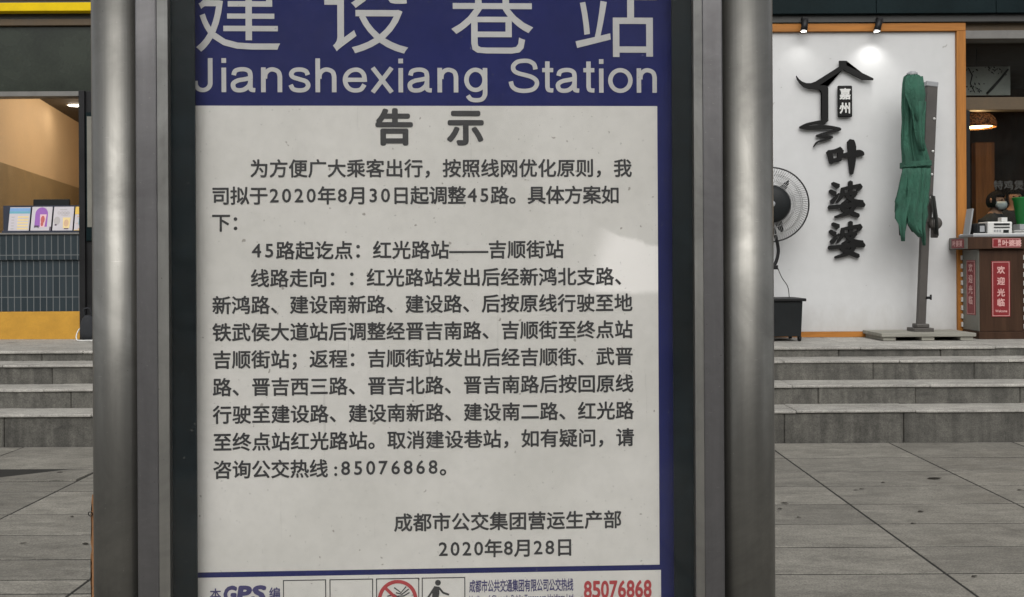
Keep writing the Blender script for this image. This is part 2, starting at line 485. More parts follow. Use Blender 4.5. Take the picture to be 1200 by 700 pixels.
def ell(cx, cz, rx, rz, a0=0, a1=360, n=28):
    return [(cx + rx * math.cos(R(a0 + (a1 - a0) * i / n)), cz + rz * math.sin(R(a0 + (a1 - a0) * i / n))) for i in range(n + 1)]
SP = smooth_path
GROT = {   # grotesque letters drawn as strokes: advance, [strokes]; cap height 100
 'J': (66, [[(45, 100), (45, 28)] + ell(25, 27, 20, 21, 0, -172)[1:] + [(5.2, 33)]]),
 'i': (31, [[(15.5, 0), (15.5, 72)], [(15.5, 86), (15.5, 100)]]),
 'a': (77, [SP([(11, 50), (15, 62), (27, 67), (42, 67), (53, 61), (56, 49), (56, 30), (56, 15), (58.5, 7.5), (69, 6)]), SP([(56, 42), (40, 38), (23, 34.5), (11, 27), (9.5, 17), (15, 8), (27, 5.5), (40, 8.5), (52, 19), (56, 30)])]),
 'n': (77, [[(14, 0), (14, 73)], SP([(18, 40), (20, 55), (29, 65), (41, 67), (54, 60.5), (58.5, 47)]) + [(58.5, 0)]]),
 'h': (77, [[(14, 0), (14, 100)], SP([(18, 40), (20, 55), (29, 65), (41, 67), (54, 60.5), (58.5, 47)]) + [(58.5, 0)]]),
 's': (70, [SP([(57, 51), (52, 62), (38, 67), (21, 65), (12.5, 55), (17, 45), (34, 38.5), (52, 32), (58, 20), (51, 9), (36, 5.5), (18, 9), (10.5, 22)])]),
 'e': (77, [[(12, 37), (64, 37)], SP([(64.3, 31), (64, 38), (61.5, 53), (52, 64), (38.5, 67), (24, 62), (14, 50), (11, 36), (15, 20), (25, 9), (39, 5.5), (54, 9), (63.5, 23)])]),
 'x': (70, [[(9, 73), (61, 0)], [(61, 73), (9, 0)]]),
 'g': (77, [ell(35, 37.5, 25, 30)[:-1] + ['c'], [(61, 73), (61, 10)] + SP([(61, 8), (60, -8), (52, -20), (37, -23), (22, -20), (13.5, -9)])]),
 'S': (93, [SP([(78, 69), (74, 84), (61, 93), (45, 94.5), (27, 91), (16, 79), (18, 65), (31, 57), (48, 52.5), (68, 46), (80, 36), (81, 22), (70, 9.5), (48, 5), (26, 8), (13, 18), (8.5, 33)])]),
 't': (39, [[(18.5, 93), (18.5, 20)] + SP([(18.5, 17), (22, 8), (35, 6.3)]), [(4, 67), (35, 67)]]),
 'o': (77, [ell(38.5, 36.5, 28.5, 31)[:-1] + ['c']]),
}
def grot(T, text, x0, x1, z0, cap):
    tot = sum(GROT[c][0] for c in text) - 10
    kx = (x1 - x0) / tot; kz = cap / 100; x = x0 - 4 * kx
    for c in text:
        a, st = GROT[c]
        for k, p in enumerate(st):
            closed = p[-1] == 'c'
            T.ribbon([q for q in p if q != 'c'], 12.6, k, closed, lambda X, Z, x=x: (x + X * kx, z0 + Z * kz))
        x += a * kx

# ================================================================== THE SETTING
# ground sheet, road
structure(obj_from('ground', [(-400, -400, -.16), (400, -400, -.16), (400, 400, -.16), (-400, 400, -.16)], [(0, 1, 2, 3)], M['earth']))
structure(MB().box(-60, 60, -13, -3.69, -.155, -.13).build('road', M['asphalt']))
kb = MB()
for i in range(-14, 14): kb.bbox(i * 1.0 + .004, i * 1.0 + .996, -3.69, -3.505, -.15, -.002, .012)
structure(kb.build('kerb', M['riser']))
structure(MB().box(-60, 60, -18, -13, -.155, -.02).build('far_pavement', M['earth']))
structure(MB().box(-14, 14, -3.5, 7.30, -.15, -.0018).build('paving_bed', M['joint']))

# far side of the street, seen only in the steel and glass
fb = empty('street_building', (0, -20, 0), 'grey rendered block across the road, mirrored in the steel posts', 'building')
for (x0, x1, h) in ((-34, 6.4, 9.0), (6.5, 36, 11.0)):
    wl = MB().box(x0, x1, -26, -20, 0, h).build('wall', M['far_wall'], fb)
    z = 4.2
    while z < h - 2:
        x = x0 + 1.2
        while x < x1 - 2.2:
            MB().box(x, x + 1.5, -20.04, -19.99, z, z + 1.6).build('window', M['dark_teal'], wl); x += 2.8
        z += 3.1
    x = x0 + .6
    while x < x1 - 4: MB().box(x, x + 3.4, -20.05, -19.99, .3, 3.0).build('shop_window', M['dark_teal'], wl); x += 4.1
for i, (tx, ty, hh) in enumerate(((-7.5, -14.6, 8.5), (-1.0, -14.8, 9.5), (9.0, -14.5, 9.0))):
    rt = empty('street_tree', (tx, ty, 0), ['leafy street tree across the road, shortest of three', 'tallest leafy street tree across the road', 'leafy street tree across the road before the taller block'][i], 'tree', 'street trees across the road')
    q = MB(); q.tube([(tx, ty, -.1), (tx + .05, ty, 1.6), (tx - .05, ty, 3.0), (tx + .1, ty, hh * .6)], [.19, .15, .13, .05], 10)
    for k in range(5):
        an = k * 1.26; q.tube([(tx, ty, 2.6 + .3 * k), (tx + .9 * math.cos(an), ty + .9 * math.sin(an), 3.8 + .4 * k), (tx + 1.9 * math.cos(an), ty + 1.9 * math.sin(an), 4.6 + .5 * k)], [.08, .05, .02], 7)
    q.build('trunk', M['bark'], rt)
    cl = [(tx + random.gauss(0, 2.0), ty + random.gauss(0, 1.5), hh * .62 + random.gauss(0, 1.9), random.uniform(.7, 1.4)) for _ in range(26)]
    vs, fc_ = [], []
    for _ in range(4200):
        c = random.choice(cl); d = Vector((random.gauss(0, 1), random.gauss(0, 1), random.gauss(0, 1))).normalized() * c[3] * random.random() ** .4
        p = Vector(c[:3]) + d; n1 = Vector((random.gauss(0, 1), random.gauss(0, 1), random.gauss(0, 1))).normalized(); n2 = n1.orthogonal().normalized(); s_ = random.uniform(.07, .15); b = len(vs)
        vs += [p + n1 * s_, p + n2 * s_ * .6, p - n1 * s_, p - n2 * s_ * .6]; fc_.append((b, b + 1, b + 2, b + 3))
    obj_from('crown', vs, fc_, M['foliage'], rt)

# paving slabs: each row of granite slabs with open joints
pv = MB()
def slab(x0, x1, y0, y1, tilt=(0, 0), drop=0, cut=None):
    g = .007
    cx, cy = (x0 + x1) / 2, (y0 + y1) / 2
    dz = random.uniform(-.0004, .0006) - drop
    tx, ty = tilt[0] + random.uniform(-.0006, .0006), tilt[1] + random.uniform(-.002, .002)
    Mx = Matrix.Translation((cx, cy, dz)) @ Matrix.Rotation(tx, 4, 'Y') @ Matrix.Rotation(ty, 4, 'X')
    pv.bbox(-(x1 - x0) / 2 + g, (x1 - x0) / 2 - g, -(y1 - y0) / 2 + g, (y1 - y0) / 2 - g, -.055, 0, .0018, 0, Mx, 1)
rowsR = [7.295, 6.73, 6.29, 5.88, 5.44, 5.03, 4.62, 4.22, 3.81, 3.4, 2.99, 2.58, 2.17, 1.76, 1.35, .94, .53, .12, -.29, -.7, -1.11, -1.52, -1.93, -2.34, -2.75, -3.16, -3.5]
rowsL = [7.295, 6.93, 6.50, 6.12, 5.85, 5.31, 4.90, 4.49, 4.20, 4.02, 3.60, 3.2, 2.99, 2.58, 2.17, 1.76, 1.35, .94, .53, .12, -.29, -.7, -1.11, -1.52, -1.93, -2.34, -2.75, -3.16, -3.5]
for rows, ks in ((rowsR, range(-1, 9)), (rowsL, range(-9, -1))):
    for i in range(len(rows) - 1):
        for k in ks:
            tl, dr = (0, 0), 0
            if rows is rowsL and i == 2 and k == -4: tl, dr = (-.02, -.03), .0015
            if rows is rowsR and i == 1 and k in (3, 4, 5): tl, dr = (.0022, -.004), .0006
            slab(k * .96, (k + 1) * .96, rows[i + 1], rows[i], tl, dr)
structure(pv.build('paving', M['pave']))

# steps: riser blocks with pale treads
ST = [(7.30, 0.0, .253), (7.61, .253, .408), (7.93, .408, .575), (8.24, .575, .66)]
rb, tr = MB(), MB()
for i, (y, z0, z1) in enumerate(ST):
    yb = ST[i + 1][0] if i < 3 else 9.0
    x = -14.0 + random.uniform(0, .5)
    while x < 14:
        L = random.uniform(.75, 1.0); jy = random.uniform(0, .009)
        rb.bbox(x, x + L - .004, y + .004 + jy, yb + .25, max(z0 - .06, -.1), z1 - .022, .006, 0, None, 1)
        x += L
    x = -14.0 + random.uniform(0, .9)
    while x < 14:
        L = random.uniform(.8, 1.25)
        j = random.uniform(-.0025, .002)
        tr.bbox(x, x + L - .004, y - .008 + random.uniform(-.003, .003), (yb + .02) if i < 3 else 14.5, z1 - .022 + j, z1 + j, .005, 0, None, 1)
        x += L
structure(rb.build('step_risers', M['riser'])); structure(tr.build('step_treads', M['tread']))

WY = 9.35    # face of the white wall
KY = 9.60    # face of the kiosk
PZ = .66     # platform level

# ------------------------------------------------------------------ shop building (one long frontage)
shop = empty('shop_building', (0, 9.6, PZ), 'dark shop frontage with yellow band, olive panels and teal fascia above the steps', 'building')
kxr = wx(96, KY)           # right end of the kiosk opening
zop = wz(110, KY, 60)
# kiosk side fascia stack
MB().box(-14, kxr + .3, KY - .02, KY + .30, zop + .02, wz(32, KY, 60)).build('glass_panel', M['olive_glass'], shop)
MB().bbox(-14, kxr, KY - .05, KY + .1, zop - .035, zop + .015, .004).build('opening_frame', M['grey_metal'], shop)
MB().bbox(-14, kxr + .3, KY - .06, KY + .3, wz(32, KY, 60) + .003, wz(24, KY, 60), .004).build('brown_rail', M['brown'], shop)
MB().box(-14, kxr + .3, KY - .03, KY + .3, wz(24, KY, 60) + .003, wz(2, KY, 60)).build('fascia_recess', M['dark_grey'], shop)
MB().bbox(-14, kxr + .3, KY - .14, KY - .032, wz(13, KY - .14, 60), wz(3, KY - .14, 60), .006).build('yellow_band', M['yellow'], shop)
MB().box(-14, 14, KY - .04, KY + .3, wz(2, KY, 60) + .003, 6.6).build('upper_wall', M['brown'], shop)
# dark pillar right of the opening and frontage hidden behind the sign
jx1 = wx(125, KY)
jb = MB(); jb.bbox(kxr, kxr + .06, KY - .06, KY + .25, PZ, zop + .02, .004); jb.bbox(kxr, jx1 + .05, KY - .03, KY + .25, PZ, zop + .02, .004)
jb.build('door_jamb', M['black_metal'], shop)
dr = MB().bbox(kxr + .07, kxr + .19, KY - .055, KY - .031, wz(280, KY), wz(130, KY), .003).build('door_leaf', M['dark_teal'], shop)
MB().box(kxr + .085, kxr + .18, KY - .06, KY - .056, wz(264, KY), wz(135, KY)).build('door_pane', M['grey_side'], dr)
hx0 = jx1 + .05
MB().box(hx0, .72, KY, KY + .3, PZ, wz(2, KY, 60)).build('plaster_wall', M['grey_side'], shop)
for x in (-3.2, -1.6, 0.0):
    f = MB()
    f.bbox(x - .62, x + .62, KY - .05, KY - .003, PZ + .25, 3.2, .006).build('shop_window', M['black_metal'], shop)
    MB().box(x - .57, x + .57, KY - .056, KY - .052, PZ + .3, 3.15).build('shop_pane', M['dark_teal'], shop)
# teal fascia on the restaurant side
zf = wz(19, WY, 1000); zb = wz(28, WY, 1000)
fs = MB()
xs = [.60, wx(790, WY), wx(1024, WY), wx(1163, WY), 7.0, 8.6]
for a, b in zip(xs[:-1], xs[1:]): fs.bbox(a + .003, b - .003, WY - .10, WY + .1, zf, 4.06, .003)
fs.build('teal_fascia', M['dark_teal'], shop)
MB().box(.6, 8.6, WY - .05, WY + .1, zb + .004, zf - .003).build('fascia_rail', M['dark_grey'], shop)
# restaurant opening: beams, transom, interior
rx = wx(1131, WY, 200)
MB().bbox(rx, 8.6, WY + .02, WY + .3, wz(36, WY, 1160), wz(22, WY, 1160), .004).build('head_beam', M['brown'], shop)
MB().bbox(rx, 8.6, WY - .02, WY + .2, wz(46, WY, 1160), wz(36, WY, 1160) - .003, .004).build('transom_rail', M['grey_metal'], shop)
MB().bbox(rx, 8.6, WY + .10, WY + .22, wz(127, WY, 1160), wz(112, WY, 1160), .004).build('wood_beam', M['brown'], shop)
MB().bbox(rx, rx + .10, WY + .10, WY + .30, PZ, wz(127, WY, 1160) - .003, .004).build('window_post', M['black_metal'], shop)
MB().box(rx, 8.6, WY + .145, WY + .153, wz(112, WY, 1160) + .003, wz(46, WY, 1160) - .003).build('transom_pane', M['pane_dark'], shop)
MB().box(rx + .10, 8.6, WY + .245, WY + .253, PZ + 1.08, wz(127, WY, 1160) - .003).build('window_pane', M['pane_dark'], shop)
# rooms
rm = MB(); rm.box(rx - .1, 8.6, 12.6, 12.75, PZ, 4.0); rm.box(rx - .2, rx - .003, WY + .12, 12.6, PZ, 4.0); rm.box(8.5, 8.6, WY + .3, 12.6, PZ, 4.0)
rm.build('room_wall', M['dark_wood'], shop)
MB().box(rx, 8.5, WY + .25, 12.6, 3.72, 3.8).build('room_ceiling', M['ceiling_dark'], shop)
MB().box(wx(1144, 11.2), wx(1166, 11.2), 11.2, 11.3, PZ, wz(170, 11.2)).build('timber_partition', M['warm_wood'], shop)
MB().box(rx + .1, 8.5, WY + .26, WY + .36, PZ, PZ + 1.06).build('sill_wall', M['dark_wood'], shop)
# kiosk room: slanting left wall with wainscot, back wall, ceiling
pA, pB = Vector((-5.50, 9.92, 0)), Vector((-6.32, 13.7, 0)); zt = 3.46
kw = MB()
def slantwall(mb, z0, z1, off):
    d = (pB - pA).normalized(); n = Vector((-d.y, d.x, 0))
    if n.x < 0: n = -n
    a, b = pA + n * off, pB + n * off
    a2, b2 = a - n * .1, b - n * .1
    vs = [(p.x, p.y, z) for z in (z0, z1) for p in (a, b, b2, a2)]
    mb.add(vs, [(0, 3, 2, 1), (4, 5, 6, 7), (0, 1, 5, 4), (1, 2, 6, 5), (2, 3, 7, 6), (3, 0, 4, 7)])
slantwall(kw, PZ, zt, 0); kw.box(-6.6, -3.2, 13.7, 13.85, PZ, zt); kw.box(-3.3, -3.2, KY + .3, 13.7, PZ, zt)
kw.build('kiosk_wall', M['beige'], shop)
ws = MB(); slantwall(ws, PZ, 2.52, .012); ws.box(-6.3, -3.3, 13.68, 13.695, PZ, 2.52)
ws.build('wainscot', M['brown_tile'], shop)
MB().box(-14, -3.2, KY + .3, 14, zt + .003, zt + .1).build('kiosk_ceiling', M['ceiling_dark'], shop)
MB().box(-14, -5.62, KY + .1, KY + .25, PZ, zop).build('left_wall', M['brown'], shop)

# kiosk counter
zc = wz(273, KY, 60)
kc = empty('kiosk_counter', (-6, KY, PZ), 'slate tiled drink kiosk counter with pale grout on an ochre plinth', 'counter')
zl = wz(305, KY, 60)
zp = wz(365, KY, 60)
MB().box(-14, kxr - .004, KY - .002, KY + .5, zp, zl).build('tiled_front', M['tiles'], kc)
MB().bbox(-14, kxr - .004, KY - .03, KY + .5, zl + .001, zc - .02, .004).build('tiled_apron', M['tiles'], kc)
MB().bbox(-14, kxr - .004, KY - .05, KY + .55, zc - .018, zc, .004).build('worktop', M['grey_metal'], kc)
MB().bbox(-14, kxr - .004, KY - .015, KY + .5, PZ, zp - .002, .003).build('plinth', M['ochre'], kc)

# menu cards along the counter edge: tilted printed boards
def card(px0, px1, ptop, label, paint):
    Y = KY - .02
    x0, x1 = wx(px0, Y, 257), wx(px1 - .8, Y, 257); h = wz(ptop, Y, 60) - zc - .005; wdt = x1 - x0
    root = empty('menu_card', (x0, Y, zc), label, 'menu card', 'menu cards along the kiosk counter')
    shear = .0
    tilt = .05
    def P(u, v, d=0.0):   # u across 0..1, v up 0..1
        return (x0 + u * wdt + v * shear, Y + v * tilt - d, zc + .004 + v * h)
    mb = MB(); mb.poly([P(0, 0), P(1, 0), P(1, 1), P(0, 1)], (0, .006, 0)); 
    return root, P, mb
def flat(P, rects, d=.0012):
    mb = MB()
    for k, (u0, v0, u1, v1) in enumerate(rects): mb.add([P(u0, v0, d), P(u1, v0, d), P(u1, v1, d), P(u0, v1, d)], [(0, 1, 2, 3)])
    return mb
def flats(P, rects, name, m, parent, d=.0012):
    for r_ in rects: flat(P, [r_], d).build(name, m, parent)
def blob(P, cu, cv, ru, rv, d=.0018, n=20):
    return [P(cu + ru * math.cos(2 * math.pi * i / n), cv + rv * math.sin(2 * math.pi * i / n), d) for i in range(n)]
M['card_white'] = mat('card_white', (.50, .47, .50), .4, var=.04); M['card_blue'] = mat('card_blue', (.16, .32, .58), .4, var=.08)
M['card_teal'] = mat('card_teal', (.12, .36, .45), .4, var=.08)
M['card_yellow'] = mat('card_yellow', (.75, .48, .06), .4, var=.08); M['card_purple'] = mat('card_purple', (.26, .08, .38), .4, var=.08)
M['card_tan'] = mat('card_tan', (.62, .40, .24), .4, var=.15); M['card_red'] = mat('card_red', (.5, .09, .08), .4, var=.2); M['card_grey'] = mat('card_grey', (.40, .37, .37), .4, var=.1)
M['card_cream'] = mat('card_cream', (.72, .56, .26), .4, var=.06); M['card_pink'] = mat('card_pink', (.7, .45, .48), .4, var=.06); M['card_deep'] = mat('card_deep_purple', (.06, .025, .07), .4, var=.1)
r1, P, mb = card(9, 34.0, 242.5, 'white menu card with blue header and rows of yellow price bars', 0)
mb.build('board', M['card_white'], r1)
flats(P, [(0, .84, 1, .97)], 'header', M['card_blue'], r1); flats(P, [(0, .75, 1, .838)], 'header_band', M['card_teal'], r1)
flats(P, [(.42, .12 + k * .115, .95, .185 + k * .115) for k in range(5)], 'price_bar', M['card_cream'], r1)
flats(P, [(.12, .13 + k * .115, .26, .165 + k * .115) for k in range(5)], 'item_mark', M['card_grey'], r1)
r2, P, mb = card(35.2, 59.8, 242, 'lilac menu card with a purple arch and a red drink cup', 0)
mb.build('board', M['card_white'], r2)
arch = [P(.18, .22, .0012), P(.80, .22, .0012)] + [P(.49 + .31 * math.cos(a), .72 + .26 * math.sin(a), .0012) for a in [math.pi * i / 12 for i in range(13)]]
MB().add(arch, [tuple(range(len(arch)))]).build('arch_print', M['card_purple'], r2)
q = MB(); q.add([P(.46, .2, .0018), P(.68, .2, .0018), P(.74, .70, .0018), P(.42, .70, .0018)], [(0, 1, 2, 3)]).build('cup_print', M['card_pink'], r2)
MB().add(blob(P, .57, .5, .10, .15, .0024), [tuple(range(20))]).add(blob(P, .55, .33, .07, .09, .0026), [tuple(range(20))]).build('drink_print', M['card_red'], r2)
flats(P, [(.17, .17, .40, .27), (.93, .08, 1, .22)], 'dark_print', M['card_deep'], r2, .0022)
flats(P, [(.20, .06, .36, .19)], 'badge_print', M['card_white'], r2, .0026)
r3, P, mb = card(60.9, 85.2, 242, 'white menu card with a row of dark rings above a tan drink glass', 0)
mb.build('board', M['card_white'], r3)
q = MB()
for k in range(4):
    c = (.27 + k * .15, .755)
    ring_o = blob(P, c[0], c[1], .075, .055, .0016, 16); ring_i = blob(P, c[0], c[1], .05, .032, .0016, 16)
    q.add(ring_o + ring_i, [(i, (i + 1) % 16, 16 + (i + 1) % 16, 16 + i) for i in range(16)])
q.build('ring_print', M['card_grey'], r3)
flats(P, [(.30, .87, .66, .90), (.40, .655, .72, .675)], 'text_bar', M['card_grey'], r3)
q = MB(); q.add([P(.52, .16, .0014), P(.84, .16, .0014), P(.88, .58, .0014), P(.48, .58, .0014)], [(0, 1, 2, 3)]).build('glass_print', M['card_cream'], r3)
MB().add(blob(P, .67, .36, .12, .14, .002), [tuple(range(20))]).build('drink_print', M['card_tan'], r3)
flats(P, [(.58, .12, .80, .16), (.1, .26, .2, .32)], 'dark_print', M['card_deep'], r3, .0016)
MB().add(blob(P, .2, .45, .16, .16, .0012), [tuple(range(20))]).build('pale_print', M['card_grey'], r3)
r4, P, mb = card(86.2, 96.0, 242, 'narrow yellow menu card at the end beside the dark doorway', 0)
mb.build('board', M['card_white'], r4)
flats(P, [(0, .7, 1, 1), (0, 0, 1, .09)], 'header', M['card_yellow'], r4)
flats(P, [(.25, .6, .6, .63), (.2, .34, .5, .36), (.5, .1, .7, .16)], 'text_bar', M['card_tan'], r4, .0014)
flats(P, [(.55, .3, .95, .55)], 'blue_print', M['card_teal'], r4, .0016)

rk = MB(); rk.box(wx(5, KY + .06), kxr - .01, KY + .045, KY + .05, zc, wz(241, KY + .05, 60)); rk.bbox(wx(5, KY), kxr - .01, KY - .045, KY - .03, zc + .0005, zc + .022, .002)
tag(rk.build('card_rack', M['rack']), 'dark navy rail behind the row of menu cards on the kiosk counter', 'rack')
# screen standing behind the cards
sc = empty('till_screen', (wx(66, KY + .25), KY + .25, zc), 'black till screen standing behind the menu cards on the kiosk counter', 'screen')
MB().bbox(wx(41, KY + .25), wx(83, KY + .25), KY + .22, KY + .25, wz(252, KY + .25), wz(234, KY + .25, 60), .004).build('display', M['black_plastic'], sc)
MB().bbox(wx(60, KY + .25), wx(70, KY + .25), KY + .24, KY + .28, zc, wz(252, KY + .25), .004).build('stand', M['black_plastic'], sc)

# kiosk downlights (lit); the last is added out of view to light the wall
for i, (px, py, lab) in enumerate([(89, 123, 'lit round ceiling downlight over the kiosk, beside the dark jamb'), (26, 113.2, 'second lit downlight above the kiosk counter, by the opening frame'), (400, 182, 'unseen kiosk downlight added to light the wall, hidden by the pillar')]):
    Y = (zt - 1.4) / ray(px, py).z
    p = W(px, py, Y)
    if i == 2: p.x, p.y = -4.25, 11.3  # added lamp, moved clear of the slanting wall for even light
    t = empty('downlight', (p.x, p.y, zt), lab, 'light', 'kiosk ceiling downlights')
    MB().lathe([(.115, 0.0), (.115, -.012), (.095, -.014), (.095, -.006)], (p.x, p.y, zt), 24).build('trim', M['white_plastic'], t)
    MB().lathe([(.094, -.008), (.0, -.008)], (p.x, p.y, zt), 24).build('lens', M['down_glow'], t)
    l = bpy.data.lights.new('downlight_lamp', 'POINT'); l.energy = 9; l.color = (1, .84, .64); l.shadow_soft_size = .09
    l.energy = (1, 1, 70)[i]
    lo = bpy.data.objects.new('downlight_lamp', l); COL.objects.link(lo); lo.parent = t; lo.location = (0, 0, -.16)

# bag and cable at the foot of the jamb
bp = W(104, 398, KY - .16)
bag = empty('black_bag', (bp.x, KY - .16, PZ), 'black bag slumped at the foot of the dark doorway', 'bag')
q = MB()
prof = [(.02, 0), (.085, .01), (.095, .07), (.082, .16), (.06, .22), (.035, .25), (.01, .255)]
q.lathe([(r, z) for r, z in prof], (bp.x + .01, KY - .16, PZ), 18)
for v in q.v:
    v.x += .012 * math.sin(9 * v.z + 3 * v.y); v.y = KY - .16 + (v.y - KY + .16) * .7
q.build('body', M['dark_cloth'], bag)
MB().tube(smooth_path([(bp.x - .03, KY - .17, PZ + .24), (bp.x - .035, KY - .19, PZ + .31), (bp.x + .02, KY - .19, PZ + .32), (bp.x + .04, KY - .17, PZ + .25)]), .008, 8).build('handle', M['dark_cloth'], bag)
cb = MB().tube(smooth_path([(bp.x - .07, KY - .10, PZ + .16), (bp.x - .10, KY - .18, PZ + .09), (bp.x - .07, KY - .26, PZ + .012), (bp.x + .05, KY - .28, PZ + .007), (bp.x + .2, KY - .25, PZ + .007)]), .0065, 6).build('cable', M['white_plastic'])
tag(cb, 'white cable looping onto the platform beside the black bag', 'cable')

# ------------------------------------------------------------------ white feature wall
xl = .75; xr_in = wx(1120, WY, 200); ztop = wz(38, WY, 1000); zfr = wz(28.5, WY, 1000)
fw = empty('feature_wall', (2.6, WY, PZ), 'white rendered shop wall panel framed with orange timber', 'wall')
MB().box(xl, xr_in, WY, WY + .12, PZ + .055, ztop).build('panel', M['white_wall'], fw)
MB().bbox(xl - .085, rx - .003, WY - .035, WY + .12, ztop + .002, zfr, .003).build('top_rail', M['orange_wood_x'], fw)
MB().bbox(xr_in + .002, rx - .003, WY - .035, WY + .12, PZ, ztop, .003).build('side_post', M['orange_wood'], fw)
MB().bbox(xl - .085, xl - .002, WY - .035, WY + .12, PZ, ztop, .003).build('side_post', M['orange_wood'], fw)
MB().bbox(xl, xr_in, WY - .02, WY + .12, PZ, PZ + .053, .003).build('bottom_rail', M['orange_wood_x'], fw)

# spotlights on the top rail
def spot(px, py0, py1, lean, energy, label):
    Y0 = WY - .10
    p = W(px, py0, WY - .05)
    t = empty('spotlight', (p.x, WY - .04, p.z), label, 'spotlight', 'spotlights above the white wall')
    MB().bbox(p.x - .028, p.x + .028, WY - .105, WY - .036, p.z - .03, p.z + .03, .004).build('bracket', M['black_metal'], t)
    e = W(px + lean, py1, WY - .17)
    MB().tube([(p.x, WY - .09, p.z), (p.x + (e.x - p.x) * .4, WY - .14, p.z - .02), (e.x, WY - .17, e.z - .0)], [.02, .03, .033], 14).build('lamp_head', M['black_metal'], t)
    MB().lathe([(.026, 0), (.0, 0)], (e.x, WY - .17, e.z - .003), 16).build('lens', M['spot_glow'], t)
    l = bpy.data.lights.new('spotlight_lamp', 'SPOT'); l.energy = energy; l.color = (1, .98, .95); l.spot_size = R(104); l.spot_blend = 1.0; l.shadow_soft_size = .03
    lo = bpy.data.objects.new('spotlight_lamp', l); COL.objects.link(lo); lo.parent = t
    lo.location = Vector((e.x, WY - .175, e.z - .02)) - Vector(t.location)
    lo.rotation_euler = Vector((0, -.42, 1.0)).to_track_quat('Z', 'Y').to_euler()
spot(942, 25, 37, 0, 1.3, 'black spotlight above the fan washing the wall dimly')
spot(1029.5, 25, 37, -2, 4.3, 'black spotlight throwing the brightest patch, to the right above the logo')

# ------------------------------------------------------------------ logo and raised brush characters
def zoomA(x, y): return (930 + x / 5.836, 60 + y / 5.836)      # measuring frame of the logo
def zoomB(x, y): return (940 + x / 3.89, 140 + y / 3.89)       # measuring frame of the characters
FR = WY - .045
def wallpt(pq, Y=FR): p = W(pq[0], pq[1], Y); return Vector((p.x, Y, p.z))
def brush(mb, pts, ws, fr, k, depth=.022, gain=1.0):
    ws = [x * gain for x in ws]
    """a stroke of varying width as a raised solid; pts in photo pixels, ws widths in pixels"""
    P = [Vector(p) for p in pts]
    P2, W2 = [], []
    n = len(P)
    sp = smooth_path([(p.x, p.y) for p in P], 5) if n > 2 else [P[0].lerp(P[1], i / 5) for i in range(6)]
    for i in range(len(sp)):
        t = i / (len(sp) - 1) * (n - 1); a = min(int(t), n - 2); f = t - a
        W2.append(ws[a] * (1 - f) + ws[a + 1] * f)
    L, Q = [], []
    m = len(sp)
    for i in range(m):
        d = (Vector(sp[min(i + 1, m - 1)]) - Vector(sp[max(i - 1, 0)])).normalized(); nn = Vector((-d.y, d.x))
        L.append(Vector(sp[i]) + nn * W2[i] / 2); Q.append(Vector(sp[i]) - nn * W2[i] / 2)
    d0 = (Vector(sp[1]) - Vector(sp[0])).normalized(); d1 = (Vector(sp[-1]) - Vector(sp[-2])).normalized()
    out = L + [Vector(sp[-1]) + d1 * W2[-1] * .28] + Q[::-1] + [Vector(sp[0]) - d0 * W2[0] * .28]
    y = fr + k * .0007
    o = [wallpt((p.x, p.y), fr) for p in out]
    mb.poly([(p.x, y, p.z) for p in o], (0, depth, 0))
logo = MB()
roof = [(20, 168), (36, 190), (58, 208), (88, 219), (120, 219), (150, 208), (315, 104), (313, 66), (361, 66), (362, 98), (470, 150), (546, 186), (546, 198), (472, 197), (341, 126), (190, 226), (178, 234), (216, 234), (232, 241), (238, 258), (238, 478), (226, 488), (190, 486), (192, 478), (193, 292), (188, 272), (176, 262), (150, 261), (110, 259), (70, 244), (40, 215), (24, 190)]
logo.poly([wallpt(zoomA(*p)) for p in roof], (0, .022, 0))
zz = lambda pts: [zoomA(*p) for p in pts]
brush(logo, zz([(215, 484), (150, 490), (90, 503), (48, 520)]), [5.5 / 1.1, 3.2, 3, 2.2], FR, 1, gain=1.12)
brush(logo, zz([(44, 521), (100, 524), (180, 520), (250, 521), (318, 533)]), [2, 4, 4.6, 3.6, 3], FR, 2, gain=1.12)
brush(logo, zz([(322, 532), (290, 544), (230, 556), (160, 578)]), [3, 2.8, 2.2, 1.8], FR, 3, gain=1.12)
brush(logo, zz([(158, 579), (200, 583), (240, 582), (268, 588)]), [1.6, 2.6, 2.4, 1.8], FR, 4, gain=1.12)
brush(logo, zz([(268, 588), (220, 606), (165, 622), (138, 656)]), [2, 2.2, 1.8, .5], FR, 5, gain=1.12)
lo = logo.build('logo_emblem', M['letter_black'])
tag(lo, 'black raised house roof emblem with a winding brush tail on the white wall', 'emblem')
pl = wallpt(zoomA(352, 343))
pq = empty('name_plaque', (pl.x, WY, pl.z), 'small black rounded plaque with two white characters beneath the roof emblem', 'plaque')
a, b = wallpt(zoomA(303, 452)), wallpt(zoomA(402, 235))
MB().bbox(a.x, b.x, FR - .002, FR + .022, a.z, b.z, .012, seg=3).build('board', M['letter_black'], pq)
T = Text(FR - .0045 - WY)
cw = (b.x - a.x)
for ch, yy in (('嘉', 293), ('州', 390)):
    c = wallpt(zoomA(352, yy)); s = .115
    T.put(ch, c.x - pl.x - s * .5, c.z - pl.z - s * .38, s, s, .03)
T.build('characters', M['white_plastic'], pq)
def zb(pts, dy=0): return [zoomB(x, y + dy) for x, y in pts]
def char(strokes, dy, label):
    mb = MB()
    kw_ = 1.36 if len(strokes) > 8 else 1.75
    for k, (pts, ws) in enumerate(strokes): brush(mb, zb(pts, dy), [x * kw_ / 3.89 for x in ws], FR, k % 9)
    tag(mb.build('wall_character', M['letter_black']), label, 'lettering', 'raised brush characters down the white wall')
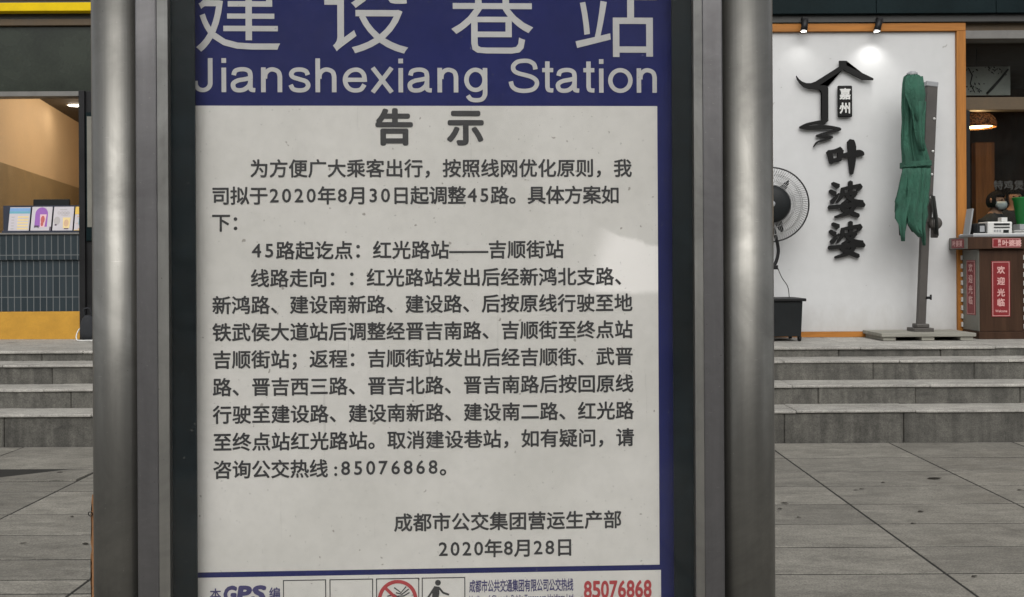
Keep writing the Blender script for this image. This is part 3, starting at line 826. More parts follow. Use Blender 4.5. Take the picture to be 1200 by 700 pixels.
YE = [([(124, 146), (131, 172), (136, 198)], [15, 13, 11]), ([(126, 148), (150, 145), (178, 137)], [9, 11, 15]), ([(177, 140), (174, 164), (168, 188)], [16, 14, 11]), ([(134, 190), (152, 186), (172, 180)], [10, 11, 11]),
      ([(184, 166), (220, 160), (262, 154), (280, 160)], [10, 16, 18, 10]), ([(222, 98), (228, 125), (229, 190), (227, 248)], [18, 22, 19, 8])]
PO = [([(140, 292), (166, 306)], [12, 18]), ([(128, 326), (152, 340)], [12, 17]), ([(136, 378), (150, 362), (170, 338)], [16, 12, 5]),
      ([(182, 318), (220, 310), (268, 302)], [10, 12, 15]), ([(268, 303), (262, 316), (252, 326)], [15, 12, 5]), ([(187, 318), (183, 346), (162, 378)], [12, 13, 6]), ([(222, 284), (223, 312), (222, 338)], [15, 14, 12]),
      ([(190, 341), (220, 338), (248, 334)], [10, 11, 14]), ([(246, 336), (222, 362), (184, 384)], [14, 12, 5]), ([(200, 346), (232, 370), (276, 380)], [9, 15, 18]),
      ([(124, 402), (170, 397), (230, 389), (284, 390)], [14, 14, 17, 15]), ([(202, 380), (186, 406), (220, 424), (258, 440)], [13, 16, 16, 15]), ([(240, 394), (216, 424), (152, 446)], [15, 15, 8])]
char(YE, 0, 'topmost black raised brush character, of six strokes, under the emblem')
char(PO, 0, 'middle black raised brush character, between the simple one and its twin below')
char(PO, 184, 'bottom black raised brush character, lowest in the column on the white wall')

# ------------------------------------------------------------------ misting fan
FY = 9.02
fc = W(905, 240, FY)
fan = empty('misting_fan', (fc.x, FY, PZ), 'black industrial fan with wire cage on a stand above a dark water tank', 'fan')
rad = 43.5 * FY / F
cg = MB()
nrm = Vector((-.16, -1, 0)).normalized()
C0 = Vector((fc.x - .018, FY, fc.z))
for r_, off, w_ in ((rad, 0, .006), ):
    cg.ring(C0 + nrm * off, nrm, r_, .0075, 56, 6)
cg.build('cage_rim', M['dark_wire'], fan)
cw_ = MB()
ax = nrm.orthogonal().normalized(); ay = nrm.cross(ax)
for i in range(96):
    t = 2 * math.pi * i / 96; t2 = t + .12
    d = ax * math.cos(t) + ay * math.sin(t); d2 = ax * math.cos(t2) + ay * math.sin(t2)
    for sgn in (1, -1):
        cw_.tube([C0 + d2 * .14 + nrm * .085 * sgn, C0 + (d + d2).normalized() * rad * .75 + nrm * .068 * sgn, C0 + d * rad], .0021, 4, cap=False)
for sgn in (1, -1):
    for q_ in (.42, .62, .82): cw_.ring(C0 + nrm * .076 * sgn * (1.05 - q_ * .35), nrm, rad * q_, .0024, 48, 4)
cw_.build('wire_cage', M['wire'], fan)
hb = MB()
Mr = nrm.to_track_quat('Z', 'Y').to_matrix().to_4x4()
hb.lathe([(0, .125), (.05, .124), (.13, .112), (.175, .09), (.19, .05), (.175, .02), (.0, .02)], C0, 28, M=Mr)
hb.build('hub_cover', M['black_plastic'], fan)
MB().lathe([(0, .132), (.028, .131), (.034, .12)], C0, 16, M=Mr).build('centre_badge', M['grey_plastic'], fan)
MB().lathe([(0, -.30), (.09, -.29), (.11, -.2), (.11, -.03), (0, -.03)], C0, 20, M=Mr).build('motor', M['black_metal'], fan)
for k in range(3):
    t0 = R(-52 + 120 * k)
    mbl = MB()
    vs = []
    for i in range(7):
        r_ = .10 + (rad * .80 - .10) * i / 6; wv = .075 * (1 - i / 6) ** .6 + .012
        for s_ in (-1, 1):
            a_ = t0 + s_ * wv / r_ * .55
            d = ax * math.cos(a_) + ay * math.sin(a_)
            vs.append(C0 + d * r_ + nrm * (.02 * s_))
    n0 = len(vs); vs += [v - nrm * .004 for v in vs]
    fcs = [(2 * i, 2 * i + 1, 2 * i + 3, 2 * i + 2) for i in range(6)] + [(n0 + 2 * i + 2, n0 + 2 * i + 3, n0 + 2 * i + 1, n0 + 2 * i) for i in range(6)]
    mbl.add(vs, fcs, 0, True).build('blade', M['black_plastic'], fan)
st = MB()
zt_ = wz(349, FY, 920)
st.tube(smooth_path([C0 - nrm * .15 + Vector((0, 0, -.05)), W(907, 270, FY), W(912, 292, FY), W(909, 308, FY), W(903, 314, FY)]), .016, 10)
st.tube([W(902, 312, FY), (W(902, 312, FY).x, FY, zt_)], .019, 10)
st.bbox(W(896, 314, FY).x, W(911, 314, FY).x, FY - .03, FY + .03, W(906, 316, FY).z, W(906, 311, FY).z, .004)
st.build('stand', M['black_metal'], fan)
tk = MB()
x0, x1 = W(868, 375, FY).x, W(936, 375, FY).x; zb0, zb1 = wz(393, FY, 920), zt_
for (a0, a1, y0, y1, z0, z1) in [(x0 + .02, x1 - .02, FY - .19, FY + .19, zb0, zb1 - .03)]:
    vs = [(a0 + .012, y0 + .012, z0), (a1 - .012, y0 + .012, z0), (a1 - .012, y1, z0), (a0 + .012, y1, z0), (a0, y0, z1), (a1, y0, z1), (a1, y1, z1), (a0, y1, z1)]
    tk.add(vs, [(0, 3, 2, 1), (4, 5, 6, 7), (0, 1, 5, 4), (1, 2, 6, 5), (2, 3, 7, 6), (3, 0, 4, 7)])
tk.build('water_tank', M['black_plastic'], fan)
MB().bbox(x0, x1 + .012, FY - .21, FY + .21, zb1 - .028, zb1, .006).build('tank_lid', M['black_metal'], fan)
for xx in (x0 + .06, x1 - .04):
    for yy in (FY - .15, FY + .15):
        cs = MB(); cs.tube([(xx - .012, yy, PZ + .028), (xx + .012, yy, PZ + .028)], .027, 14); cs.box(xx - .017, xx + .017, yy - .012, yy + .012, PZ + .034, zb0)
        cs.build('caster', M['black_metal'], fan)
MB().tube(smooth_path([W(911, 313, FY - .03), W(916, 325, FY - .05), W(923, 336, FY - .05), W(925, 349, FY - .05)]), .004, 6).build('hose', M['dark_wire'], fan)

# ------------------------------------------------------------------ closed parasol on its pallet
UY = 9.10
pal0, pal1 = wx(1031, UY - .22, 398), wx(1143, UY - .25, 398)
plt = empty('pallet', ((pal0 + pal1) / 2, UY, PZ), 'low grey weathered pallet under the closed parasol', 'pallet')
q = MB()
q.bbox(pal0, pal1, UY - .27, UY + .22, PZ + .038, PZ + .072, .004); q.build('deck', M['pallet'], plt)
for k, xx in enumerate((pal0 + .02, (pal0 + pal1) / 2 - .06, pal1 - .14)):
    MB().bbox(xx, xx + .12, UY - .25, UY + .2, PZ + .002, PZ + .037, .004).build('bearer', M['pallet'], plt)
PT = PZ + .072
ub = W(1079, 386, UY); ut = W(1091, 97, UY)
um = empty('parasol', (ub.x, UY, PT), 'closed green canvas cantilever parasol tied with a strap against the white wall', 'parasol')
q = MB(); q.bbox(ub.x - .10, ub.x + .09, UY - .09, UY + .09, PT, PT + .035, .005); q.bbox(ub.x - .062, ub.x + .062, UY - .06, UY + .06, PT + .035, PT + .075, .01)
q.build('foot', M['pole_grey'], um)
def obox(mb, p, q_, hx, hy, b=.006):
    p, q_ = Vector(p), Vector(q_); d = q_ - p; L = d.length
    Mx = Matrix.Translation(p) @ d.to_track_quat('Z', 'X').to_matrix().to_4x4()
    # keep the section square to the wall
    z = d.normalized(); y = Vector((0, 1, 0)); x = y.cross(z).normalized(); y = z.cross(x)
    Mx = Matrix(((x.x, y.x, z.x, p.x), (x.y, y.y, z.y, p.y), (x.z, y.z, z.z, p.z), (0, 0, 0, 1)))
    mb.bbox(-hx, hx, -hy, hy, 0, L, b, 0, Mx)
q = MB(); mid = Vector((ub.x, UY, PT + .07)).lerp(Vector((ut.x, UY, ut.z)), .42)
obox(q, (ub.x, UY, PT + .06), mid, .038, .03); q.build('pole', M['pole_grey'], um)
q = MB(); obox(q, mid, (ut.x, UY, ut.z - .04), .052, .036); q.build('mast', M['pole_grey'], um)
MB().bbox(ut.x - .058, ut.x + .058, UY - .042, UY + .042, ut.z - .045, ut.z + .005, .008, 0, Matrix.Translation((ut.x, UY, ut.z)) @ Matrix.Rotation(.12, 4, 'Y') @ Matrix.Translation((-ut.x, -UY, -ut.z))).build('mast_cap', M['grey_plastic'], um)
hk = W(1085, 349, UY)
MB().bbox(hk.x - .012, hk.x + .035, UY - .05, UY + .0, hk.z - .012, hk.z + .012, .004).tube([(hk.x + .03, UY - .04, hk.z - .02), (hk.x + .03, UY - .04, hk.z + .03)], .01, 8).build('latch', M['black_metal'], um)
for pz in (140, 178, 205, 232):
    sp_ = mid.lerp(Vector((ut.x, UY, ut.z)), (wz(pz, UY, 1090) - mid.z) / (ut.z - mid.z))
    MB().lathe([(.013, 0), (.012, .006), (0, .008)], sp_ + Vector((.03, -.036, 0)), 10, M=Matrix.Rotation(R(90), 4, 'X')).build('bolt', M['white_plastic'], um)
bx = W(1094, 262, UY - .02)
MB().lathe([(.0, .06), (.045, .058), (.06, .04), (.062, 0)], (bx.x, UY - .035, bx.z), 20, M=Matrix.Rotation(R(90), 4, 'X')).bbox(bx.x - .035, bx.x + .035, UY - .05, UY - .02, bx.z - .14, bx.z + .02, .01).build('crank_housing', M['pole_grey'], um)
# canopy: pleated hanging cloth, profile taken row by row (left px, right px)
rows = [(87, 1064, 1074), (90, 1060, 1078), (97, 1058, 1081), (110, 1057, 1083), (125, 1056.5, 1084), (142, 1057, 1082), (158, 1056, 1081), (172, 1055.5, 1084), (188, 1057, 1088), (200, 1057.5, 1089), (212, 1056, 1089), (224, 1053, 1088), (236, 1050, 1087), (248, 1049, 1086), (258, 1049, 1085), (262, 1052, 1083)]
NA = 160
CRE = [(j * 2 * math.pi / 11 + random.uniform(-.2, .2), random.uniform(-1.1, 1.1), random.uniform(.5, 1.1)) for j in range(11)]
can = []
UCY = UY - .09
for ri, (py, a, b) in enumerate(rows):
    xa, xb = W(a, py, UCY).x, W(b, py, UCY).x; z = W((a + b) / 2, py, UCY).z
    cx, rx_ = (xa + xb) / 2, (xb - xa) / 2
    f = ri / (len(rows) - 1)
    amp = .10 + .42 * min(f * 1.7, 1) if ri > 1 else .03
    if 8 <= ri <= 10: amp *= .7
    for k in range(NA):
        t = 2 * math.pi * k / NA
        r = 1.0
        for j in range(11):        # narrow deep creases between the pleats, drifting round as they fall
            tc_ = CRE[j][0] + CRE[j][1] * f + .12 * math.sin(5 * f + j)
            dd = (t - tc_ + math.pi) % (2 * math.pi) - math.pi
            r -= amp * CRE[j][2] * math.exp(-(dd / (.10 + .05 * f)) ** 2)
        r += .05 * math.sin(7 * t + 6 * f)
        dz = 0
        if ri > 11:      # ragged hem: the loose panel points hang lower
            u = (t * 4 / (2 * math.pi) + .30 + .05 * math.sin(3 * t)) % 1.0
            hang = 1 - abs(2 * u - 1); dz = (1 - hang) * .22 * ((ri - 11) / 6)
        nz = mnoise.noise(Vector((3 * math.cos(t), 3 * math.sin(t), z * 5))) * .012
        can.append((cx + rx_ * r * math.cos(t) + nz, UCY + min(rx_ * .8, .14) * r * math.sin(t) + nz, z + dz))
fcs = []
for i in range(len(rows) - 1):
    for k in range(NA): fcs.append((i * NA + k, i * NA + (k + 1) % NA, (i + 1) * NA + (k + 1) % NA, (i + 1) * NA + k))
fcs.append(tuple(range(NA)))
cano = obj_from('canopy', can, fcs, M['green_cloth'], um, True)
# loose overlapping flaps of the folded cloth
def flap(name, pts_l, pts_r, yoff, m, bulge=.02):
    vs = []; n = len(pts_l); K = 15
    for i, (l, r_) in enumerate(zip(pts_l, pts_r)):
        pl_, pr_ = W(l[0], l[1], UCY - yoff), W(r_[0], r_[1], UCY - yoff)
        for k in range(K):
            f = k / (K - 1); p = pl_.lerp(pr_, f)
            vs.append((p.x, p.y - bulge * math.sin(math.pi * f) - .034 * abs(((f * 1.7 + i * .06 + pts_l[0][0] * .37) % 1.0) * 2 - 1), p.z))
    fs = [(i * K + k, i * K + k + 1, (i + 1) * K + k + 1, (i + 1) * K + k) for i in range(n - 1) for k in range(K - 1)]
    o = obj_from(name, vs, fs, m, um, True)
    md = o.modifiers.new('thick', 'SOLIDIFY'); md.thickness = .004
    o.data.polygons.foreach_set('use_smooth', [True] * len(o.data.polygons))
    return o
flap('cloth_flap', [(1060, 92), (1059, 110), (1066, 128), (1071, 142)], [(1080, 90), (1083, 112), (1081, 130), (1075, 145)], .115, M['green_cloth'], .03)
def pairs(rows_): return [(l, y) for y, l, r_ in rows_], [(r_, y) for y, l, r_ in rows_]
flap('cloth_flap', *pairs([(198, 1058, 1072), (206, 1056, 1072), (214, 1054, 1072), (222, 1052.2, 1071), (230, 1050, 1070.5), (237, 1047.6, 1070), (241, 1050.4, 1069), (249, 1047.8, 1066.5), (256, 1047.2, 1064), (263, 1051, 1062), (272, 1053.2, 1060), (283, 1054.6, 1058.8)]), .12, M['green_cloth'], .035)
flap('cloth_flap', *pairs([(198, 1062, 1082), (208, 1062, 1082), (218, 1061.5, 1082), (228, 1062, 1081), (236, 1060.5, 1080), (242, 1061, 1079.5), (250, 1061, 1079), (257, 1063.5, 1079), (262, 1063, 1079), (268, 1067, 1079), (272, 1070.5, 1079), (278, 1076, 1080)]), .15, M['green_cloth'], .03)
flap('cloth_flap', *pairs([(198, 1074, 1089), (208, 1073.5, 1089), (218, 1073, 1088.5), (228, 1073, 1087.2), (236, 1072, 1088), (243, 1071, 1086), (252, 1071.5, 1087.4), (260, 1073, 1085), (268, 1074.5, 1083.5), (277, 1078, 1083), (288, 1080, 1081.6)]), .125, M['green_cloth'], .035)
flap('lining_flap', *pairs([(240, 1060, 1072), (252, 1060, 1075), (264, 1063, 1078), (272, 1068, 1077)]), .09, M['green_dark'], .01)
flap('cloth_flap', *pairs([(120, 1068, 1084), (135, 1068, 1083), (150, 1070, 1082), (165, 1073, 1081.5), (178, 1077, 1082)]), .12, M['green_cloth'], .03)
flap('lining_flap', [(1089, 228), (1091, 250), (1093, 274)], [(1094, 232), (1098, 256), (1099, 277)], -.03, M['green_dark'], .03)
flap('lining_flap', [(1053, 262), (1053.5, 276)], [(1059, 266), (1058, 281)], .105, M['green_dark'], .02)
sp2 = MB()
s0, s1 = W(1056, 194, UCY), W(1090, 192, UCY)
vs = []
for k in range(40):
    t = 2 * math.pi * k / 40
    for dz in (-.025, .025):
        vs.append(((s0.x + s1.x) / 2 + ((s1.x - s0.x) / 2 + .003) * math.cos(t), UCY + .142 * math.sin(t), s0.z + dz + (s1.z - s0.z) * .5 * (1 + math.cos(t))))
sp2.add(vs, [(2 * k, (2 * k + 2) % 80, (2 * k + 3) % 80, 2 * k + 1) for k in range(40)], 0, False)
so = sp2.build('strap', M['green_cloth'], um); md = so.modifiers.new('thick', 'SOLIDIFY'); md.thickness = .003
q = W(1069, 86, UCY)
MB().lathe([(.045, -.02), (.05, 0), (.03, .015), (0, .02)], (q.x, UCY, q.z), 16).build('crown_cap', M['grey_plastic'], um)

# ------------------------------------------------------------------ welcome counter
CY = 8.98
cx0, cx1 = wx(1148, CY, 330), wx(1199.5, CY, 330)
cty = wz(292, CY, 1170); ctt = wz(278, CY, 1170)
hc = empty('welcome_counter', ((cx0 + cx1) / 2, CY + .25, PZ), 'dark walnut welcome counter with red plaques at the restaurant window', 'counter')
bk = .33
MB().bbox(cx0, cx1, CY, CY + bk, PZ + .075, cty - .002, .003).build('cabinet', M['dark_wood'], hc)
MB().bbox(cx0 - .02, cx1 + .2, CY - .02, CY + bk - .02, PZ, PZ + .073, .003).build('plinth', M['dark_wood'], hc)
MB().box(cx0 - .006, cx0 - .0015, CY + .004, CY + bk, PZ + .078, cty - .004).build('side_panel', M['grey_side'], hc)
tp = MB(); tx0 = cx0 - .13
tp.bbox(tx0, cx1 + .32, CY - .045, CY + bk + .02, cty, ctt, .004); tp.build('counter_top', M['warm_wood'] if False else M['dark_wood'], hc)
MB().box(tx0 - .004, tx0 - .0015, CY - .04, CY + bk, cty + .004, ctt - .004).build('edge_panel', M['grey_side'], hc)
# dashed white trim of the cabinet corners
tr_ = MB()
n_ = 9
for k in range(n_):
    z = PZ + .10 + k * (cty - PZ - .12) / n_
    tr_.box(cx0 - .022, cx0 - .010, CY + bk - .02, CY + bk + .01, z, z + .045)
    tr_.box(cx1 - .004, cx1 + .006, CY - .012, CY - .002, z, z + .045)
tr_.build('dashed_trim', M['white_plastic'], hc)
def plaque(name, px0, py0, px1, py1, Y, parent):
    a, b = W(px0, py1, Y), W(px1, py0, Y)
    MB().bbox(a.x, b.x, Y - .004, Y, a.z, b.z, .0018).build(name, M['red_sign'], parent)
    return a.x, b.x, a.z, b.z
def outline(x0, x1, z0, z1, Y, wd=.006, ins=.010):
    x0 += ins; x1 -= ins; z0 += ins; z1 -= ins
    mb = MB()
    for r_ in ((x0, x1, z0, z0 + wd), (x0, x1, z1 - wd, z1), (x0, x0 + wd, z0 + wd, z1 - wd), (x1 - wd, x1, z0 + wd, z1 - wd)):
        mb.box(r_[0], r_[1], Y - .0058, Y - .0042, r_[2], r_[3])
    return mb
LY = hc.location
def wtext(chars, Y, m, name, parent, bold=.03):
    """chars: (char, centre x, centre z, size)"""
    T = Text(Y - LY.y)
    for ch, x, z, s in chars:
        vs, _ = glyph(ch); g = (min(q[0] for q in vs) + max(q[0] for q in vs)) / 2; h = (min(q[1] for q in vs) + max(q[1] for q in vs)) / 2
        T.put(ch, x - LY.x - g * s, z - LY.z - h * s, s, s, bold)
    return T.build(name, m, parent)
p0 = plaque('red_plaque', 1162, 306, 1183.5, 371.5, CY - .001, hc)
outline(*p0, CY, .005, .008).build('plaque_border', M['pink_ink'], hc)
xm = (p0[0] + p0[1]) / 2
wtext([(c, xm, W(1172, y, CY).z, .076) for c, y in zip('欢迎光临', (316.5, 329.5, 343, 354.5))], CY - .0062, M['pink_ink'], 'plaque_lettering', hc, .035)
ws_ = []; x = xm - .055
T = Text(CY - .0062 - LY.y)
for ch in 'Welcome':
    vs, _ = glyph(ch); g1 = max(q_[0] for q_ in vs); T.put(ch, x - LY.x, W(1172, 366, CY).z - LY.z, .028, .034, .03); x += (g1 + .05) * .028
T.build('welcome_lettering', M['pink_ink'], hc)
p1 = plaque('red_plaque', 1162.5, 279.2, 1196, 290.6, CY - .0462, hc)
outline(*p1, CY - .0452, .004, .005).build('plaque_border', M['pink_ink'], hc)
wtext([(c, W(x_, 285, CY).x, (p1[2] + p1[3]) / 2, .062) for c, x_ in zip('叶婆婆', (1175, 1182.5, 1190))], CY - .0515, M['pink_ink'], 'plaque_lettering', hc, .04)
wtext([(c, W(1168, 285, CY).x, z_, .032) for c, z_ in zip('嘉州', ((p1[2] + p1[3]) / 2 + .018, (p1[2] + p1[3]) / 2 - .018))], CY - .0515, M['pink_ink'], 'plaque_lettering', hc, .03)
# plaques on the side faces (turned to face -x)
def side(name, y0, y1, z0, z1, X):
    MB().box(X - .004, X - .0008, y0, y1, z0, z1).build(name, M['red_sign'], hc)
sy0, sy1 = CY + .07, CY + .24
sz0, sz1 = W(1141, 369, CY + .15).z, W(1141, 305, CY + .15).z
side('red_plaque', sy0, sy1, sz0, sz1, cx0 - .006)
mb = MB(); X = cx0 - .0102
for (a, b, c, d) in ((sy0 + .008, sy1 - .008, sz0 + .008, sz0 + .013), (sy0 + .008, sy1 - .008, sz1 - .013, sz1 - .008), (sy0 + .008, sy0 + .013, sz0 + .013, sz1 - .013), (sy1 - .013, sy1 - .008, sz0 + .013, sz1 - .013)):
    mb.box(X - .0015, X, a, b, c, d)
mb.build('plaque_border', M['pink_ink'], hc)
def side_text(chars, X, name, bold=.035):
    vs_, fs_ = [], []
    for ch, yc, zc_, s in chars:
        vs, fs = glyph(ch); g = (min(q[0] for q in vs) + max(q[0] for q in vs)) / 2; h = (min(q[1] for q in vs) + max(q[1] for q in vs)) / 2
        for i, (dx, dz) in enumerate([(0, 0)] + [(bold * a, bold * b) for a, b in BOLD8]):
            b = len(vs_); vs_ += [(X - i * 2e-5, yc - (vx - g + dx) * s, zc_ + (vy - h + dz) * s) for vx, vy in vs]; fs_ += [tuple(k + b for k in f) for f in fs]
    obj_from(name, vs_, fs_, M['pink_ink'], hc)
ym = (sy0 + sy1) / 2
side_text([(c, ym, sz0 + (sz1 - sz0) * f, .085) for c, f in zip('欢迎光临', (.86, .66, .46, .27))], X - .0018, 'side_lettering')
side('red_plaque', CY + .03, CY + .28, cty + .012, ctt - .012, tx0 - .004)
side_text([(c, CY + .225 - k * .07, (cty + ctt) / 2, .062) for k, c in enumerate('叶婆婆')], tx0 - .0086, 'side_lettering', .04)

# things on the counter
tz = ctt + .0015
def onc(px, py, Y): return W(px, py, Y)
lg = empty('serving_tray', (wx(1170, CY + .1), CY + .1, tz), 'pale flat tray lying along the counter top under the printer', 'tray')
ta, tb_ = wx(1137, CY + .06), cx1 + .3
MB().bbox(ta, tb_, CY + .0, CY + .30, tz, tz + .028, .006).build('tray_body', M['grey_plastic'], lg)
q = MB(); q.box(ta + .01, tb_ - .01, CY + .01, CY + .02, tz + .028, tz + .036); q.box(ta + .01, tb_ - .01, CY + .28, CY + .29, tz + .028, tz + .036); q.build('tray_rim', M['white_plastic'], lg)
tz2 = tz + .03
def W2(px, py): return W(px, py, CY + .10)
pr = empty('receipt_printer', (W2(1168, 270).x, CY + .15, tz2), 'white receipt printer with dark slots on the counter tray', 'printer')
a, b = W2(1155, 271), W2(1184, 260)
MB().bbox(a.x, b.x, CY + .06, CY + .26, tz2, b.z, .012).build('body', M['white_plastic'], pr)
q = MB(); zz0 = tz2; hh = b.z - tz2
q.box(a.x + .06, b.x - .03, CY + .054, CY + .0595, zz0 + hh * .72, zz0 + hh * .86); q.box(a.x + .06, b.x - .03, CY + .054, CY + .0595, zz0 + hh * .50, zz0 + hh * .58)
q.build('paper_slot', M['black_plastic'], pr)
q = MB(); q.box(a.x + .15, a.x + .20, CY + .052, CY + .0595, zz0 + .012, zz0 + hh * .33); q.build('logo_mark', M['black_plastic'], pr)
q = MB()
for k in range(3): q.box(a.x + .06 + k * .026, a.x + .075 + k * .026, CY + .054, CY + .0595, zz0 + hh * .18, zz0 + hh * .34)
q.build('button', M['grey_plastic'], pr)
c, d = W2(1173, 260), W2(1180, 255)
MB().bbox(c.x, d.x, CY + .09, CY + .16, b.z + .001, d.z, .003).build('paper_roll_cover', M['white_plastic'], pr)
bd = empty('card_terminal', (W2(1147, 270).x, CY + .15, tz2), 'small black payment device beside the printer', 'device')
a, b = W2(1142, 271), W2(1153, 262)
MB().bbox(a.x, b.x, CY + .06, CY + .2, tz2, b.z, .01).build('body', M['black_plastic'], bd)
MB().bbox(a.x + .03, b.x - .015, CY + .055, CY + .0595, tz2 + .02, b.z - .025, .002).build('display', M['grey_plastic'], bd)
pp = empty('paper_stack', (W2(1195, 270).x, CY + .15, tz2), 'white papers lying on the counter tray under the green tub', 'papers')
a, b = W2(1186, 271), W2(1207, 262)
q = MB()
for k in range(6): q.box(a.x + random.uniform(0, .012), b.x + random.uniform(0, .012), CY + .06 + random.uniform(0, .02), CY + .22, tz2 + .001 + k * .006, tz2 + .005 + k * .006)
q.build('sheets', M['white_plastic'], pp)
MB().bbox(a.x + .06, b.x, CY + .07, CY + .2, tz2 + .038, W2(1190, 263).z, .004).build('notepad', M['grey_plastic'], pp)
tb2 = empty('tablet_stand', (W2(1134, 262).x, CY + .22, tz), 'thin pale tablet leaning upright at the near end of the counter', 'tablet')
a, b = W(1132, 263, CY + .2), W(1137, 245, CY + .2)
obx = MB(); obox(obx, (a.x, CY + .2, tz), (b.x, CY + .2, b.z), .008, .06, .003); obx.build('tablet_body', M['grey_plastic'], tb2)
# green tub on a box behind the counter
gt = W(1192, 262, CY + .26)
gb = empty('green_tub', (gt.x, CY + .26, tz), 'bright green plastic tub standing behind the papers on the counter', 'tub')
za, zb_ = W(1192, 270, CY + .26).z, W(1192, 232.5, CY + .26).z
q = MB(); q.lathe([(0, 0.0), (.075, 0.0), (.085, .03), (.122, zb_ - tz - .03 - .03), (.135, zb_ - tz - .03 - .01), (.135, zb_ - tz - .03), (.118, zb_ - tz - .03), (.07, .02), (0, .018)], (gt.x + .05, CY + .17 + .0, tz + .03), 32); q.build('tub_body', M['green_plastic'], gb)

# ------------------------------------------------------------------ two people at the counter window (behind the pane)
def person(px, py_top, Y, label, face_yaw, mask, shirt):
    top = W(px, py_top, Y); X = top.x; H = top.z - PZ
    root = empty('person', (X, Y, PZ), label, 'person', 'people behind the counter')
    k = H / 1.6
    V = [((0, 0, .86), .13), ((0, 0, 1.02), .125), ((0, 0, 1.20), .15), ((0, -.01, 1.30), .12), ((0, -.02, 1.37), .055), ((0, -.04, 1.44), .065), ((0, -.05, 1.51), .085), ((0, -.045, 1.56), .07)]
    E = [(i, i + 1) for i in range(7)]
    def chain(pts, at):
        prev = at
        for p, r_ in pts:
            V.append((p, r_)); E.append((prev, len(V) - 1)); prev = len(V) - 1
    for s in (-1, 1):
        chain([((s * .16, 0, 1.27), .07), ((s * .20, -.04, 1.02), .05), ((s * .15, -.24, .98), .038), ((s * .12, -.30, .99), .032), ((s * .11, -.36, .985), .022)], 3)
        chain([((s * .09, 0, .80), .095), ((s * .095, -.01, .46), .065), ((s * .095, .02, .09), .045), ((s * .10, -.10, .035), .035)], 0)
    me = bpy.data.meshes.new('body')
    cy, sy = math.cos(face_yaw), math.sin(face_yaw)
    me.from_pydata([((p[0] * cy - p[1] * sy) * k, (p[0] * sy + p[1] * cy) * k, p[2] * k) for p, r_ in V], E, [])
    o = bpy.data.objects.new('body', me); COL.objects.link(o); o.parent = root
    sk = o.modifiers.new('skin', 'SKIN'); sk.use_smooth_shade = True
    for i, (p, r_) in enumerate(V): me.skin_vertices[0].data[i].radius = (r_ * k, r_ * k)
    me.skin_vertices[0].data[0].use_root = True
    sb = o.modifiers.new('sub', 'SUBSURF'); sb.levels = 2; sb.render_levels = 2
    bpy.context.view_layer.update()
    dg = bpy.context.evaluated_depsgraph_get()
    nm = bpy.data.meshes.new_from_object(o.evaluated_get(dg))
    o.modifiers.clear(); o.data = nm; nm.name = 'body'
    nm.materials.clear(); nm.materials.append(M['skin']); nm.materials.append(shirt)
    for p in nm.polygons:
        p.use_smooth = True
        z = p.center.z / k
        p.material_index = 0 if (z > 1.36 or (abs(z - .985) < .05 and math.hypot(p.center.x, p.center.y) / k > .27)) else 1
    def head(u):   # head-space point to local
        return Vector(((u[0] * cy - u[1] * sy) * k, (u[0] * sy + u[1] * cy) * k, u[2] * k))
    def shell(name, m, rx_, ry_, rz_, c, keep, puff=1.0):
        vs, fs = [], []; n, h = 24, 14
        for i in range(h + 1):
            ph = math.pi * i / h
            for j in range(n):
                t = 2 * math.pi * j / n
                d = (math.sin(ph) * math.cos(t), math.sin(ph) * math.sin(t), math.cos(ph))
                w_ = 1 + .03 * mnoise.noise(Vector(d) * 6)
                vs.append(head((c[0] + rx_ * d[0] * w_, c[1] + ry_ * d[1] * w_, c[2] + rz_ * d[2] * w_)))
        for i in range(h):
            for j in range(n):
                ph = math.pi * (i + .5) / h; t = 2 * math.pi * (j + .5) / n
                if keep(math.sin(ph) * math.cos(t), math.sin(ph) * math.sin(t), math.cos(ph)):
                    fs.append((i * n + j, i * n + (j + 1) % n, (i + 1) * n + (j + 1) % n, (i + 1) * n + j))
        oo = obj_from(name, vs, fs, m, root, True, local=True)
        md = oo.modifiers.new('thick', 'SOLIDIFY'); md.thickness = .006
    shell('hair', M['hair'], .092, .108, .112, (0, -.035, 1.50), lambda x, y, z: z > .42 or y > -.45 and z > -.62)
    if mask: shell('face_mask', M['mask_cloth'], .078, .10, .075, (0, -.055, 1.455), lambda x, y, z: y < -.35 and -.8 < z < .45)
    for s in (-1, 1):
        q = MB(); c_ = head((s * .03, -.128, 1.507)); q.lathe([(0, -.008), (.007, -.005), (.008, 0), (.007, .005), (0, .008)], c_, 10)
        q.build('eye', M['black_plastic'], root, local=True)
    q = MB(); c_ = head((0, -.135, 1.485)); q.lathe([(0, .03), (.008, .01), (.014, -.012), (0, -.02)], c_, 10); q.build('nose', M['skin'], root, local=True)
    for s in (-1, 1):
        q = MB(); c_ = head((s * .088, -.035, 1.50)); q.lathe([(0, -.03), (.012, -.02), (.016, .01), (.01, .028), (0, .032)], c_, 10); q.build('ear', M['skin'], root, local=True)
    return root
person(1164, 226, 10.25, 'person with black hair and pale face mask looking down behind the counter', .5, True, M['dark_cloth'])
person(1187, 222, 10.75, 'person with dark hair standing further back behind the green tub', -.2, False, M['dark_cloth'])

# faint lettering on the shop pane
T = Text(WY + .243)
for ch, px in zip('特鸡煲', (1170, 1182, 1194)):
    p = W(px, 217, WY + .243); s = .10
    T.put(ch, p.x - s / 2, p.z - s * .38, s, s, .02)
M['faint'] = mat('faint_vinyl', (.035, .034, .03), .6, var=.1)
o = obj_from('pane_lettering', T.v, T.f, M['faint'], shop)

